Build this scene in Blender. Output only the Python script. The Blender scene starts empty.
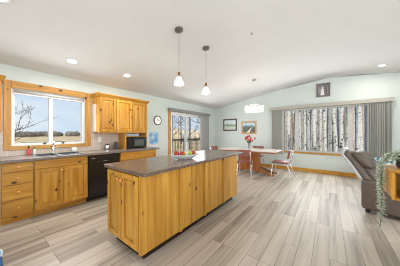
import bpy, bmesh, math, random
from mathutils import Vector, Matrix
random.seed(7)
S = bpy.context.scene
COL = S.collection
PI = math.pi

# ------------------------------------------------------------------ camera, sky, light, exposure
cam_d = bpy.data.cameras.new('camera'); cam = bpy.data.objects.new('camera', cam_d); COL.objects.link(cam)
cam_d.sensor_width = 36.0; cam_d.lens = 15.3; cam_d.clip_start = .05; cam_d.clip_end = 2000
cam_d.shift_y = .0008
cam.location = (0, 0, 1.28); cam.rotation_euler = (PI / 2, 0, math.radians(37.2))
S.camera = cam
S.view_settings.view_transform = 'Standard'; S.view_settings.look = 'None'
S.view_settings.gamma = 1.0; S.view_settings.use_curve_mapping = False
S.view_settings.exposure = 0.0
S.cycles.filter_width = 1.0

world = bpy.data.worlds.new('sky'); S.world = world; world.use_nodes = True
wn = world.node_tree; wn.nodes.clear()
wo = wn.nodes.new('ShaderNodeOutputWorld'); wb = wn.nodes.new('ShaderNodeBackground')
wt = wn.nodes.new('ShaderNodeTexCoord'); ws = wn.nodes.new('ShaderNodeSeparateXYZ'); wr = wn.nodes.new('ShaderNodeValToRGB')
wn.links.new(wt.outputs['Generated'], ws.inputs[0]); wn.links.new(ws.outputs['Z'], wr.inputs[0])
wr.color_ramp.elements[0].position = 0.0; wr.color_ramp.elements[0].color = (.68, .81, .92, 1)
wr.color_ramp.elements[1].position = .35; wr.color_ramp.elements[1].color = (.46, .66, .90, 1)
wm = wn.nodes.new('ShaderNodeMapping'); wm.inputs['Scale'].default_value = (1, 1, 3.2); wn.links.new(wt.outputs['Generated'], wm.inputs['Vector'])
wz = wn.nodes.new('ShaderNodeTexNoise'); wz.inputs['Scale'].default_value = 2.6; wz.inputs['Detail'].default_value = 6; wn.links.new(wm.outputs[0], wz.inputs['Vector'])
wc = wn.nodes.new('ShaderNodeValToRGB'); wc.color_ramp.elements[0].position = .46; wc.color_ramp.elements[0].color = (0, 0, 0, 1)
wc.color_ramp.elements[1].position = .66; wc.color_ramp.elements[1].color = (.8, .8, .8, 1); wn.links.new(wz.outputs['Fac'], wc.inputs[0])
wx = wn.nodes.new('ShaderNodeMixRGB'); wx.inputs[2].default_value = (.90, .93, .96, 1)
wn.links.new(wc.outputs[0], wx.inputs[0]); wn.links.new(wr.outputs[0], wx.inputs[1]); wn.links.new(wx.outputs[0], wb.inputs['Color']); wb.inputs['Strength'].default_value = 1.0
wn.links.new(wb.outputs[0], wo.inputs['Surface'])


def area(name, loc, target, sx, sy, power, col=(1, 1, 1)):
    l = bpy.data.lights.new(name, 'AREA'); l.shape = 'RECTANGLE'; l.size = sx; l.size_y = sy
    l.energy = power; l.color = col
    o = bpy.data.objects.new(name, l); COL.objects.link(o); o.location = loc
    d = Vector(target) - Vector(loc); o.rotation_euler = d.to_track_quat('-Z', 'Y').to_euler()
    return o


sun_d = bpy.data.lights.new('sun', 'SUN'); sun_d.energy = 3.4; sun_d.angle = math.radians(3); sun_d.color = (1, .95, .87)
sun = bpy.data.objects.new('sun', sun_d); COL.objects.link(sun)
sun.rotation_euler = Vector((-.35, .75, -.75)).to_track_quat('-Z', 'Y').to_euler()
# added fill lamps at assumed rear and right windows; daylight at the visible ones
area('fill_back_left', (-2.1, -3.1, 1.35), (-2.1, 0, 1.4), 2.6, 1.9, 48, (.98, .99, 1))
area('fill_back_right', (1.9, -3.1, 1.35), (1.9, 0, 1.4), 2.6, 1.9, 48, (.98, .99, 1))
area('fill_right', (4.05, 1.2, 1.4), (0, 1.2, 1.4), 3.6, 1.8, 156, (.98, .99, 1))
area('daylight_far', (-.2, 6.45, 1.4), (-.2, 3, 1.1), 2.2, 1.4, 42, (.97, .99, 1))
area('daylight_patio', (-3.95, 4.7, 1.1), (-1, 4.7, .9), 1.5, 1.8, 32, (.97, .99, 1))
area('daylight_kitchen', (-3.98, .86, 1.5), (-1, .86, 1.0), .95, .8, 18, (.97, .99, 1))


# ------------------------------------------------------------------ materials
def lin(r, g, b):
    f = lambda c: (c / 255) / 12.92 if c / 255 <= .04045 else ((c / 255 + .055) / 1.055) ** 2.4
    return (f(r), f(g), f(b), 1)


def mat(name, col, rough=.5, metal=0.0, spec=.5, bump=0, bscale=60, var=0, vscale=6, coat=0, emis=None, estr=0):
    m = bpy.data.materials.new(name); m.use_nodes = True
    nt = m.node_tree; b = nt.nodes['Principled BSDF']
    b.inputs['Roughness'].default_value = rough; b.inputs['Metallic'].default_value = metal
    b.inputs['Specular IOR Level'].default_value = spec; b.inputs['Coat Weight'].default_value = coat
    tc = nt.nodes.new('ShaderNodeTexCoord')
    n = nt.nodes.new('ShaderNodeTexNoise'); n.inputs['Scale'].default_value = vscale; n.inputs['Detail'].default_value = 4
    nt.links.new(tc.outputs['Object'], n.inputs['Vector'])
    r = nt.nodes.new('ShaderNodeValToRGB')
    k = max(var, .015)
    r.color_ramp.elements[0].position = .3; r.color_ramp.elements[1].position = .7
    r.color_ramp.elements[0].color = tuple(c * (1 - k) for c in col[:3]) + (1,)
    r.color_ramp.elements[1].color = tuple(min(1, c * (1 + k)) for c in col[:3]) + (1,)
    nt.links.new(n.outputs['Fac'], r.inputs[0]); nt.links.new(r.outputs[0], b.inputs['Base Color'])
    if bump:
        n2 = nt.nodes.new('ShaderNodeTexNoise'); n2.inputs['Scale'].default_value = bscale; n2.inputs['Detail'].default_value = 3
        nt.links.new(tc.outputs['Object'], n2.inputs['Vector'])
        bp = nt.nodes.new('ShaderNodeBump'); bp.inputs['Strength'].default_value = bump; bp.inputs['Distance'].default_value = .01
        nt.links.new(n2.outputs['Fac'], bp.inputs['Height']); nt.links.new(bp.outputs[0], b.inputs['Normal'])
    if emis:
        b.inputs['Emission Color'].default_value = emis; b.inputs['Emission Strength'].default_value = estr
    return m


def wood(name, c_lo, c_hi, axis='Z', knots=True, rough=.38, scale=1.0, kd=(.07, .022, .008, 1)):
    m = bpy.data.materials.new(name); m.use_nodes = True
    nt = m.node_tree; L = nt.links; b = nt.nodes['Principled BSDF']; b.inputs['Roughness'].default_value = rough
    b.inputs['Specular IOR Level'].default_value = .35
    tc = nt.nodes.new('ShaderNodeTexCoord'); oi = nt.nodes.new('ShaderNodeObjectInfo')
    ad = nt.nodes.new('ShaderNodeVectorMath'); ad.operation = 'ADD'
    mu = nt.nodes.new('ShaderNodeVectorMath'); mu.operation = 'SCALE'; mu.inputs[0].default_value = (7.3, 3.1, 5.7)
    L.new(oi.outputs['Random'], mu.inputs['Scale']); L.new(tc.outputs['Object'], ad.inputs[0]); L.new(mu.outputs[0], ad.inputs[1])
    mp = nt.nodes.new('ShaderNodeMapping'); s = [16 * scale] * 3; s['XYZ'.index(axis)] = 1.1 * scale
    mp.inputs['Scale'].default_value = s; L.new(ad.outputs[0], mp.inputs['Vector'])
    n = nt.nodes.new('ShaderNodeTexNoise'); n.inputs['Scale'].default_value = 1.0; n.inputs['Detail'].default_value = 5
    n.inputs['Distortion'].default_value = .6
    L.new(mp.outputs[0], n.inputs['Vector'])
    r = nt.nodes.new('ShaderNodeValToRGB'); r.color_ramp.elements[0].position = .3; r.color_ramp.elements[1].position = .68
    r.color_ramp.elements[0].color = c_lo; r.color_ramp.elements[1].color = c_hi
    L.new(n.outputs['Fac'], r.inputs[0]); out = r.outputs[0]
    if knots:
        mp2 = nt.nodes.new('ShaderNodeMapping'); s2 = [1.0] * 3; s2['XYZ'.index(axis)] = .62
        mp2.inputs['Scale'].default_value = s2; L.new(ad.outputs[0], mp2.inputs['Vector'])
        v = nt.nodes.new('ShaderNodeTexVoronoi'); v.inputs['Scale'].default_value = 6.5
        L.new(mp2.outputs[0], v.inputs['Vector'])
        kr = nt.nodes.new('ShaderNodeValToRGB'); kr.color_ramp.elements[0].position = .07; kr.color_ramp.elements[0].color = (1, 1, 1, 1)
        kr.color_ramp.elements[1].position = .16; kr.color_ramp.elements[1].color = (0, 0, 0, 1)
        L.new(v.outputs['Distance'], kr.inputs[0])
        mx = nt.nodes.new('ShaderNodeMixRGB'); L.new(kr.outputs[0], mx.inputs[0]); L.new(out, mx.inputs[1]); mx.inputs[2].default_value = kd
        out = mx.outputs[0]
    hv = nt.nodes.new('ShaderNodeHueSaturation'); va = nt.nodes.new('ShaderNodeMapRange')
    va.inputs[3].default_value = .86; va.inputs[4].default_value = 1.12
    L.new(oi.outputs['Random'], va.inputs[0]); L.new(va.outputs[0], hv.inputs['Value']); L.new(out, hv.inputs['Color'])
    L.new(hv.outputs[0], b.inputs['Base Color'])
    return m


PLO, PHI = lin(180, 122, 40), lin(214, 163, 72)
M = {}
M['pine'] = wood('pine', PLO, PHI, 'Z'); M['pine_y'] = wood('pine_y', PLO, PHI, 'Y'); M['pine_x'] = wood('pine_x', PLO, PHI, 'X')
M['pine_pale'] = wood('pine_pale', lin(186, 130, 60), lin(222, 174, 100), 'Z')
M['pine_pale_y'] = wood('pine_pale_y', lin(186, 130, 60), lin(222, 174, 100), 'Y')
M['oak'] = wood('oak', lin(150, 84, 36), lin(190, 120, 62), 'Z', knots=False)
M['oak_x'] = wood('oak_x', lin(136, 88, 52), lin(172, 118, 78), 'X', knots=False)
M['canopy_grey'] = mat('canopy_grey', lin(92, 88, 84), .45)
M['knob'] = mat('knob_wood', lin(226, 160, 88), .35)
M['wall'] = mat('wall_paint', lin(212, 221, 217), .7, spec=.25)
M['ceiling'] = mat('ceiling_paint', lin(224, 225, 224), .8, spec=.1, bump=.05, bscale=120)
M['white'] = mat('white_vinyl', lin(236, 238, 240), .35)
M['black'] = mat('black_gloss', (.012, .012, .013, 1), .22)
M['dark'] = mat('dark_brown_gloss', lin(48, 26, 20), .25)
M['chrome'] = mat('chrome', (.82, .82, .84, 1), .16, metal=1)
M['nickel'] = mat('brushed_nickel', (.42, .40, .38, 1), .35, metal=1)
M['brass'] = mat('bronze', lin(150, 115, 80), .35, metal=.8)
M['vane'] = mat('vane_fabric', lin(188, 189, 182), .7)
M['valance'] = mat('valance', lin(178, 176, 167), .6)
M['greyval'] = mat('valance_grey', lin(140, 140, 134), .6)
M['leather'] = mat('brown_leather', lin(100, 88, 80), .5, bump=.12, bscale=40, var=.14, vscale=5)
M['glareback'] = mat('leather_glare', lin(186, 186, 186), .45)  # window glare on the recliner's leather back, put into a pale colour
M['palefabric'] = mat('pale_fabric', lin(200, 200, 198), .8)
M['redvinyl'] = mat('red_vinyl', lin(146, 90, 82), .45, var=.2, vscale=18)
M['sink'] = mat('grey_composite', lin(86, 92, 100), .3)
M['frame_brown'] = mat('frame_brown', lin(92, 74, 62), .45)
M['frame_tan'] = mat('frame_tan', lin(196, 160, 112), .45)
M['frame_grey'] = mat('frame_grey', lin(112, 106, 104), .45)
M['mat_white'] = mat('mount_white', lin(230, 228, 222), .7)
M['red'] = mat('petal_red', lin(196, 40, 34), .5, var=.2, vscale=30)
M['applered'] = mat('apple_red', lin(166, 52, 34), .35, var=.35, vscale=14)
M['applegreen'] = mat('apple_green', lin(150, 176, 62), .3, var=.2, vscale=12)
M['yellow'] = mat('lemon_yellow', lin(222, 196, 84), .4, var=.1)
M['leaf'] = mat('leaf_green', lin(82, 110, 60), .5, var=.25, vscale=20)
M['silverleaf'] = mat('silver_leaf', lin(206, 214, 200), .55, var=.25, vscale=35)
M['pot'] = mat('pot_charcoal', lin(46, 46, 50), .4)
M['ceramic'] = mat('ceramic_white', lin(246, 243, 238), .3)
M['soapred'] = mat('soap_red', lin(206, 84, 84), .3)
M['soapclear'] = mat('soap_pale', lin(220, 232, 222), .2)
M['blue'] = mat('blue_cloth', lin(58, 104, 160), .6, var=.25, vscale=14)
M['bluewhite'] = mat('pale_blue_trim', lin(206, 220, 232), .6)
M['darkseat'] = mat('rubber', (.02, .02, .02, 1), .6)
M['railing'] = mat('rail_dark', lin(34, 34, 38), .4)
M['deck'] = wood('deck_boards', lin(150, 136, 122), lin(176, 164, 150), 'Y', knots=False)
M['twig'] = mat('bark_brown', lin(104, 88, 76), .9, var=.2)
M['hedge'] = mat('far_trees', lin(128, 118, 108), .95, var=.3, vscale=.4)
M['inlay'] = mat('socket_plate', lin(240, 238, 232), .4)


def emit_mat(name, col, s):
    m = bpy.data.materials.new(name); m.use_nodes = True; nt = m.node_tree; nt.nodes.clear()
    o = nt.nodes.new('ShaderNodeOutputMaterial'); e = nt.nodes.new('ShaderNodeEmission')
    e.inputs[0].default_value = col; e.inputs[1].default_value = s; nt.links.new(e.outputs[0], o.inputs[0]); return m


M['lamp'] = emit_mat('lamp_lens', (1, .93, .82, 1), 4.0)
M['bulb'] = emit_mat('bulb_glow', (1, .86, .66, 1), 6.0)


def glass(name, tint=(1, 1, 1, 1), refl=.5, rough=0.0, milk=0.0, ior=1.45):
    m = bpy.data.materials.new(name); m.use_nodes = True; nt = m.node_tree; nt.nodes.clear()
    o = nt.nodes.new('ShaderNodeOutputMaterial'); t = nt.nodes.new('ShaderNodeBsdfTransparent'); g = nt.nodes.new('ShaderNodeBsdfGlossy')
    f = nt.nodes.new('ShaderNodeFresnel'); f.inputs[0].default_value = ior
    mm = nt.nodes.new('ShaderNodeMath'); mm.operation = 'MULTIPLY'; mm.inputs[1].default_value = refl
    mx = nt.nodes.new('ShaderNodeMixShader'); t.inputs[0].default_value = tint; g.inputs['Roughness'].default_value = rough
    nt.links.new(f.outputs[0], mm.inputs[0]); nt.links.new(mm.outputs[0], mx.inputs[0])
    nt.links.new(t.outputs[0], mx.inputs[1]); nt.links.new(g.outputs[0], mx.inputs[2]); out = mx.outputs[0]
    if milk:
        d = nt.nodes.new('ShaderNodeBsdfTranslucent'); d.inputs[0].default_value = (.95, .97, 1, 1)
        d2 = nt.nodes.new('ShaderNodeBsdfDiffuse'); d2.inputs[0].default_value = (.95, .97, 1, 1)
        a = nt.nodes.new('ShaderNodeMixShader'); nt.links.new(d.outputs[0], a.inputs[1]); nt.links.new(d2.outputs[0], a.inputs[2])
        mx2 = nt.nodes.new('ShaderNodeMixShader'); mx2.inputs[0].default_value = milk
        nt.links.new(out, mx2.inputs[1]); nt.links.new(a.outputs[0], mx2.inputs[2]); out = mx2.outputs[0]
    nt.links.new(out, o.inputs[0]); return m


M['pane'] = glass('window_pane', (.97, .98, .985, 1), .05, .14)
M['clearglass'] = glass('clear_glass', (.93, .95, .95, 1), 1.0, .02, milk=.25)
M['crystal'] = glass('crystal', (.97, .97, .97, 1), 1.0, .05, milk=.3)
M['milkglass'] = glass('milky_glass', (.82, .86, .88, 1), 1.0, .03, milk=.4)
M['vaseglass'] = glass('vase_glass', (.75, .86, .80, 1), 1.0, .02, milk=.3)


def floor_mat():
    m = bpy.data.materials.new('vinyl_planks'); m.use_nodes = True; nt = m.node_tree; L = nt.links; b = nt.nodes['Principled BSDF']
    tc = nt.nodes.new('ShaderNodeTexCoord')
    mp = nt.nodes.new('ShaderNodeMapping'); mp.inputs['Rotation'].default_value = (0, 0, PI / 2); L.new(tc.outputs['Object'], mp.inputs['Vector'])
    br = nt.nodes.new('ShaderNodeTexBrick'); br.offset = .37; br.offset_frequency = 3
    br.inputs['Scale'].default_value = 1.0; br.inputs['Brick Width'].default_value = 1.22; br.inputs['Row Height'].default_value = .14
    br.inputs['Mortar Size'].default_value = .0018; br.inputs['Mortar Smooth'].default_value = .1; br.inputs['Bias'].default_value = 0
    br.inputs['Color1'].default_value = (0, 0, 0, 1); br.inputs['Color2'].default_value = (1, 1, 1, 1); br.inputs['Mortar'].default_value = (.35, .35, .35, 1)
    L.new(mp.outputs[0], br.inputs['Vector'])
    # grain, shifted per plank
    mp2 = nt.nodes.new('ShaderNodeMapping'); mp2.inputs['Scale'].default_value = (13, .7, 1); L.new(tc.outputs['Object'], mp2.inputs['Vector'])
    sc = nt.nodes.new('ShaderNodeVectorMath'); sc.operation = 'SCALE'; sc.inputs['Scale'].default_value = 9.0; L.new(br.outputs['Color'], sc.inputs[0])
    ad = nt.nodes.new('ShaderNodeVectorMath'); ad.operation = 'ADD'; L.new(mp2.outputs[0], ad.inputs[0]); L.new(sc.outputs[0], ad.inputs[1])
    n = nt.nodes.new('ShaderNodeTexNoise'); n.inputs['Scale'].default_value = 1.0; n.inputs['Detail'].default_value = 6; n.inputs['Roughness'].default_value = .6
    n.inputs['Distortion'].default_value = .5; L.new(ad.outputs[0], n.inputs['Vector'])
    mx = nt.nodes.new('ShaderNodeMixRGB'); mx.inputs[0].default_value = .76; L.new(br.outputs['Color'], mx.inputs[1]); L.new(n.outputs['Fac'], mx.inputs[2])
    r = nt.nodes.new('ShaderNodeValToRGB'); e = r.color_ramp.elements
    e[0].position = .25; e[0].color = lin(120, 109, 98); e[1].position = .78; e[1].color = lin(212, 202, 190)
    k = e.new(.5); k.color = lin(184, 173, 160)
    L.new(mx.outputs[0], r.inputs[0])
    gm = nt.nodes.new('ShaderNodeMixRGB'); L.new(br.outputs['Fac'], gm.inputs[0]); L.new(r.outputs[0], gm.inputs[1]); gm.inputs[2].default_value = lin(92, 80, 72)
    L.new(gm.outputs[0], b.inputs['Base Color']); b.inputs['Roughness'].default_value = .42; b.inputs['Specular IOR Level'].default_value = .5
    return m


def counter_mat(name, c0, c1, rough):
    m = bpy.data.materials.new(name); m.use_nodes = True; nt = m.node_tree; L = nt.links; b = nt.nodes['Principled BSDF']
    tc = nt.nodes.new('ShaderNodeTexCoord'); n = nt.nodes.new('ShaderNodeTexNoise'); n.inputs['Scale'].default_value = 70; n.inputs['Detail'].default_value = 5
    L.new(tc.outputs['Object'], n.inputs['Vector']); r = nt.nodes.new('ShaderNodeValToRGB'); e = r.color_ramp.elements
    e[0].position = .35; e[0].color = c0; e[1].position = .65; e[1].color = c1
    L.new(n.outputs['Fac'], r.inputs[0]); L.new(r.outputs[0], b.inputs['Base Color']); b.inputs['Roughness'].default_value = rough
    return m


M['floor'] = floor_mat()
M['counter'] = counter_mat('speckled_laminate', lin(90, 76, 68), lin(132, 114, 101), .22)
M['counter_kitchen'] = counter_mat('speckled_laminate_kitchen', lin(104, 95, 90), lin(142, 131, 124), .25)


def tile_mat():
    m = bpy.data.materials.new('beige_tile'); m.use_nodes = True; nt = m.node_tree; L = nt.links; b = nt.nodes['Principled BSDF']
    tc = nt.nodes.new('ShaderNodeTexCoord'); mp = nt.nodes.new('ShaderNodeMapping'); mp.inputs['Rotation'].default_value = (PI / 2, 0, PI / 2)
    sx = nt.nodes.new('ShaderNodeSeparateXYZ'); cx = nt.nodes.new('ShaderNodeCombineXYZ')
    L.new(tc.outputs['Object'], sx.inputs[0]); L.new(sx.outputs['Y'], cx.inputs[0]); L.new(sx.outputs['Z'], cx.inputs[1])
    br = nt.nodes.new('ShaderNodeTexBrick'); br.offset = 0; br.inputs['Scale'].default_value = 1; br.inputs['Brick Width'].default_value = .105
    br.inputs['Row Height'].default_value = .105; br.inputs['Mortar Size'].default_value = .003
    br.inputs['Color1'].default_value = lin(214, 200, 186); br.inputs['Color2'].default_value = lin(198, 182, 170); br.inputs['Mortar'].default_value = lin(226, 220, 212)
    L.new(cx.outputs[0], br.inputs['Vector']); L.new(br.outputs['Color'], b.inputs['Base Color']); b.inputs['Roughness'].default_value = .3
    return m


M['tile'] = tile_mat()


def birch_mat():
    m = bpy.data.materials.new('aspen_bark'); m.use_nodes = True; nt = m.node_tree; L = nt.links; b = nt.nodes['Principled BSDF']
    tc = nt.nodes.new('ShaderNodeTexCoord'); mp = nt.nodes.new('ShaderNodeMapping'); mp.inputs['Scale'].default_value = (9, 9, 9); L.new(tc.outputs['Object'], mp.inputs['Vector'])
    n = nt.nodes.new('ShaderNodeTexNoise'); n.inputs['Scale'].default_value = 1; n.inputs['Detail'].default_value = 5; L.new(mp.outputs[0], n.inputs['Vector'])
    r = nt.nodes.new('ShaderNodeValToRGB'); e = r.color_ramp.elements
    e[0].position = .36; e[0].color = lin(84, 82, 84); e[1].position = .45; e[1].color = lin(210, 205, 195)
    L.new(n.outputs['Fac'], r.inputs[0]); L.new(r.outputs[0], b.inputs['Base Color']); b.inputs['Roughness'].default_value = .8
    return m


M['birch'] = birch_mat()
M['darkbark'] = mat('dark_bark', lin(92, 100, 114), .9, var=.3, vscale=5); M['tanbark'] = mat('tan_bark', lin(180, 163, 146), .9, var=.3, vscale=5)


def ramp_mat(name, stops, scale, rough=.9, detail=6, mapping=(1, 1, 1)):
    m = bpy.data.materials.new(name); m.use_nodes = True; nt = m.node_tree; L = nt.links; b = nt.nodes['Principled BSDF']
    tc = nt.nodes.new('ShaderNodeTexCoord'); mp = nt.nodes.new('ShaderNodeMapping'); mp.inputs['Scale'].default_value = mapping
    n = nt.nodes.new('ShaderNodeTexNoise'); n.inputs['Scale'].default_value = scale; n.inputs['Detail'].default_value = detail
    L.new(tc.outputs['Object'], mp.inputs['Vector']); L.new(mp.outputs[0], n.inputs['Vector']); r = nt.nodes.new('ShaderNodeValToRGB'); e = r.color_ramp.elements
    e[0].position, e[0].color = stops[0]; e[1].position, e[1].color = stops[-1]
    for p, c in stops[1:-1]:
        k = e.new(p); k.color = c
    L.new(n.outputs['Fac'], r.inputs[0]); L.new(r.outputs[0], b.inputs['Base Color']); b.inputs['Roughness'].default_value = rough
    return m


M['field'] = ramp_mat('straw_field', [(.3, lin(150, 128, 96)), (.5, lin(198, 170, 126)), (.7, lin(224, 202, 162))], .3)
M['leaves_ground'] = ramp_mat('leaf_litter', [(.3, lin(150, 138, 124)), (.5, lin(206, 196, 184)), (.7, lin(226, 222, 216))], 2.5)
M['teal'] = ramp_mat('teal_pattern', [(.40, lin(30, 66, 84)), (.5, lin(104, 150, 164)), (.58, lin(222, 228, 224))], 16, .8)
M['poster'] = ramp_mat('blue_print', [(.35, lin(96, 150, 206)), (.5, lin(160, 200, 230)), (.65, lin(216, 232, 240))], 7, .5)


def picture_mat(name, bands, road=None, lo=-.5, hi=.5, axis='Z', bright=1):
    """bands: list of (position 0..1 bottom to top, colour), broken up by noise; drawn in local coordinates"""
    m = bpy.data.materials.new(name); m.use_nodes = True; nt = m.node_tree; L = nt.links; b = nt.nodes['Principled BSDF']
    tc = nt.nodes.new('ShaderNodeTexCoord'); sx = nt.nodes.new('ShaderNodeSeparateXYZ'); L.new(tc.outputs['Object'], sx.inputs[0])
    n = nt.nodes.new('ShaderNodeTexNoise'); n.inputs['Scale'].default_value = 9; n.inputs['Detail'].default_value = 4; L.new(tc.outputs['Object'], n.inputs['Vector'])
    mr = nt.nodes.new('ShaderNodeMapRange'); mr.inputs[1].default_value = lo; mr.inputs[2].default_value = hi; L.new(sx.outputs['Z'], mr.inputs[0])
    a = nt.nodes.new('ShaderNodeMath'); a.operation = 'MULTIPLY_ADD'; a.inputs[1].default_value = .5; L.new(n.outputs['Fac'], a.inputs[0]); L.new(mr.outputs[0], a.inputs[2])
    s = nt.nodes.new('ShaderNodeMath'); s.operation = 'SUBTRACT'; s.inputs[1].default_value = .25; L.new(a.outputs[0], s.inputs[0])
    r = nt.nodes.new('ShaderNodeValToRGB'); e = r.color_ramp.elements
    e[0].position, e[0].color = bands[0]; e[1].position, e[1].color = bands[-1]
    for p, c in bands[1:-1]:
        k = e.new(p); k.color = c
    L.new(s.outputs[0], r.inputs[0]); L.new(r.outputs[0], b.inputs['Base Color']); b.inputs['Roughness'].default_value = .35
    return m


# ------------------------------------------------------------------ mesh helpers
class MB:
    def __init__(self): self.bm = bmesh.new()

    def box(self, x0, x1, y0, y1, z0, z1, bev=0, seg=1):
        r = bmesh.ops.create_cube(self.bm, size=1.0)
        vs = r['verts']
        for v in vs:
            v.co = Vector((x0 + (v.co.x + .5) * (x1 - x0), y0 + (v.co.y + .5) * (y1 - y0), z0 + (v.co.z + .5) * (z1 - z0)))
        if bev:
            es = list({e for v in vs for e in v.link_edges})
            bmesh.ops.bevel(self.bm, geom=es, offset=bev, segments=seg, affect='EDGES', profile=.5)
        return self

    def hull(self, pts):
        vs = [self.bm.verts.new(p) for p in pts]; bmesh.ops.convex_hull(self.bm, input=vs); return self

    def prism(self, poly, axis, a, b):
        """poly of 2-D points extruded along axis from a to b"""
        def P(p, t):
            if axis == 'X': return (t, p[0], p[1])
            if axis == 'Y': return (p[0], t, p[1])
            return (p[0], p[1], t)
        A = [self.bm.verts.new(P(p, a)) for p in poly]; B = [self.bm.verts.new(P(p, b)) for p in poly]
        n = len(poly); self.bm.faces.new(A); self.bm.faces.new(B[::-1])
        for i in range(n): self.bm.faces.new((A[i], B[i], B[(i + 1) % n], A[(i + 1) % n]))
        return self

    def tube(self, pts, rad, n=8, close=True):
        pts = [Vector(p) for p in pts]; rads = rad if isinstance(rad, (list, tuple)) else [rad] * len(pts)
        rings = []
        up = None
        for i, p in enumerate(pts):
            d = (pts[min(i + 1, len(pts) - 1)] - pts[max(i - 1, 0)]).normalized()
            if up is None:
                up = Vector((0, 0, 1)) if abs(d.z) < .9 else Vector((1, 0, 0))
            u = d.cross(up).normalized(); w = u.cross(d).normalized(); up = w
            rings.append([self.bm.verts.new(p + (u * math.cos(2 * PI * k / n) + w * math.sin(2 * PI * k / n)) * rads[i]) for k in range(n)])
        for A, B in zip(rings, rings[1:]):
            for k in range(n): self.bm.faces.new((A[k], A[(k + 1) % n], B[(k + 1) % n], B[k]))
        if close:
            self.bm.faces.new(rings[0][::-1]); self.bm.faces.new(rings[-1])
        return self

    def lathe(self, prof, c=(0, 0, 0), n=20, axis='Z', sx=1, sy=1):
        """prof list of (r,z)"""
        rings = []
        for r, z in prof:
            ring = []
            for k in range(n):
                t = 2 * PI * k / n; a, b_ = max(r, .0004) * math.cos(t) * sx, max(r, .0004) * math.sin(t) * sy
                if axis == 'Z': p = (a, b_, z)
                elif axis == 'X': p = (z, a, b_)
                else: p = (b_, z, a)
                ring.append(self.bm.verts.new(Vector(p) + Vector(c)))
            rings.append(ring)
        for A, B in zip(rings, rings[1:]):
            for k in range(n): self.bm.faces.new((A[k], A[(k + 1) % n], B[(k + 1) % n], B[k]))
        self.bm.faces.new(rings[0][::-1]); self.bm.faces.new(rings[-1])
        return self

    def ball(self, c, r, sx=1, sy=1, sz=1, seg=12):
        q = bmesh.ops.create_uvsphere(self.bm, u_segments=seg, v_segments=max(6, seg // 2 + 2), radius=r)
        for v in q['verts']: v.co = Vector((v.co.x * sx, v.co.y * sy, v.co.z * sz)) + Vector(c)
        return self

    def xf(self, mtx):
        bmesh.ops.transform(self.bm, matrix=mtx, verts=self.bm.verts[:]); return self

    def build(self, name, m, parent=None, local=False, smooth=False, subsurf=0, bevel=0):
        me = bpy.data.meshes.new(name)
        if parent is not None and not local:
            bmesh.ops.translate(self.bm, verts=self.bm.verts[:], vec=-wloc(parent))
        off = Vector((0, 0, 0))
        if parent is None and not local:      # origin at the base of the mesh
            xs = [v.co for v in self.bm.verts]
            off = Vector(((min(v.x for v in xs) + max(v.x for v in xs)) / 2, (min(v.y for v in xs) + max(v.y for v in xs)) / 2, min(v.z for v in xs)))
            bmesh.ops.translate(self.bm, verts=self.bm.verts[:], vec=-off)
        bmesh.ops.recalc_face_normals(self.bm, faces=self.bm.faces[:])
        self.bm.to_mesh(me); self.bm.free(); me.materials.append(M[m] if isinstance(m, str) else m)
        o = bpy.data.objects.new(name, me); COL.objects.link(o); o.location = off
        if parent is not None: o.parent = parent
        if smooth:
            for p in me.polygons: p.use_smooth = True
        if bevel:
            b = o.modifiers.new('bevel', 'BEVEL'); b.width = bevel; b.segments = 2; b.limit_method = 'ANGLE'
        if subsurf:
            s = o.modifiers.new('sub', 'SUBSURF'); s.levels = subsurf; s.render_levels = subsurf
        return o


def wloc(o):
    v = Vector(o.location)
    while o.parent is not None:
        o = o.parent; v += Vector(o.location)
    return v


def tag(o, label, cat, group=None, kind=None):
    o['label'] = label; o['category'] = cat
    if group: o['group'] = group
    if kind: o['kind'] = kind
    return o


def thing(name, label, cat, loc=(0, 0, 0), rz=0, group=None):
    o = bpy.data.objects.new(name, None); COL.objects.link(o); o.empty_display_size = .1
    o.location = loc; o.rotation_euler = (0, 0, rz)
    return tag(o, label, cat, group)


def copy_tree(o, parent=None):
    c = o.copy(); COL.objects.link(c)
    if parent is not None: c.parent = parent
    for ch in [q for q in o.children]: copy_tree(ch, c)
    return c


def struct(o):
    o['kind'] = 'structure'; return o


# ------------------------------------------------------------------ room shell
XL, XR, YF, YB = -4.15, 4.15, 6.65, -3.2
SL = .172; ZR = 3.1
cz = lambda x: ZR - SL * (abs(x) if abs(x) > 1.1 else (x * x + 1.21) / 2.2)     # rounded ridge, as the ceiling below
T = .16
struct(MB().box(XL - T, XR + T, YB - T, YF + T, -.12, 0).build('floor', 'floor'))
c = MB()
zl = cz(XL - T)
RD = 1.1          # softly rounded ridge
prof = [(XL - T, zl)] + [(x, ZR - SL * (x * x + RD * RD) / (2 * RD)) for x in [RD * k / 20 for k in range(-20, 21)]] + [(XR + T, zl)]
c.prism(prof + [(XR + T, zl + .16), (0, ZR + .16), (XL - T, zl + .16)], 'Y', YB - T, YF + T)
struct(c.build('ceiling', 'ceiling'))

# left wall: kitchen window Y .345-1.405 z 1.06-2.03 ; patio door Y 3.86-5.86 z 0-2.0
KW = (.345, 1.405, 1.065, 2.035); PD = (3.86, 5.86, 0.0, 2.02)
w = MB(); zt = cz(XL) + .01
def wl(y0, y1, z0, z1): w.box(XL - T, XL, y0, y1, z0, z1)
wl(YB - T, KW[0], 0, zt); wl(KW[0], KW[1], 0, KW[2]); wl(KW[0], KW[1], KW[3], zt); wl(KW[1], PD[0], 0, zt)
wl(PD[0], PD[1], PD[3], zt); wl(PD[1], YF + T, 0, zt)
struct(w.build('wall_left', 'wall'))
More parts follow.
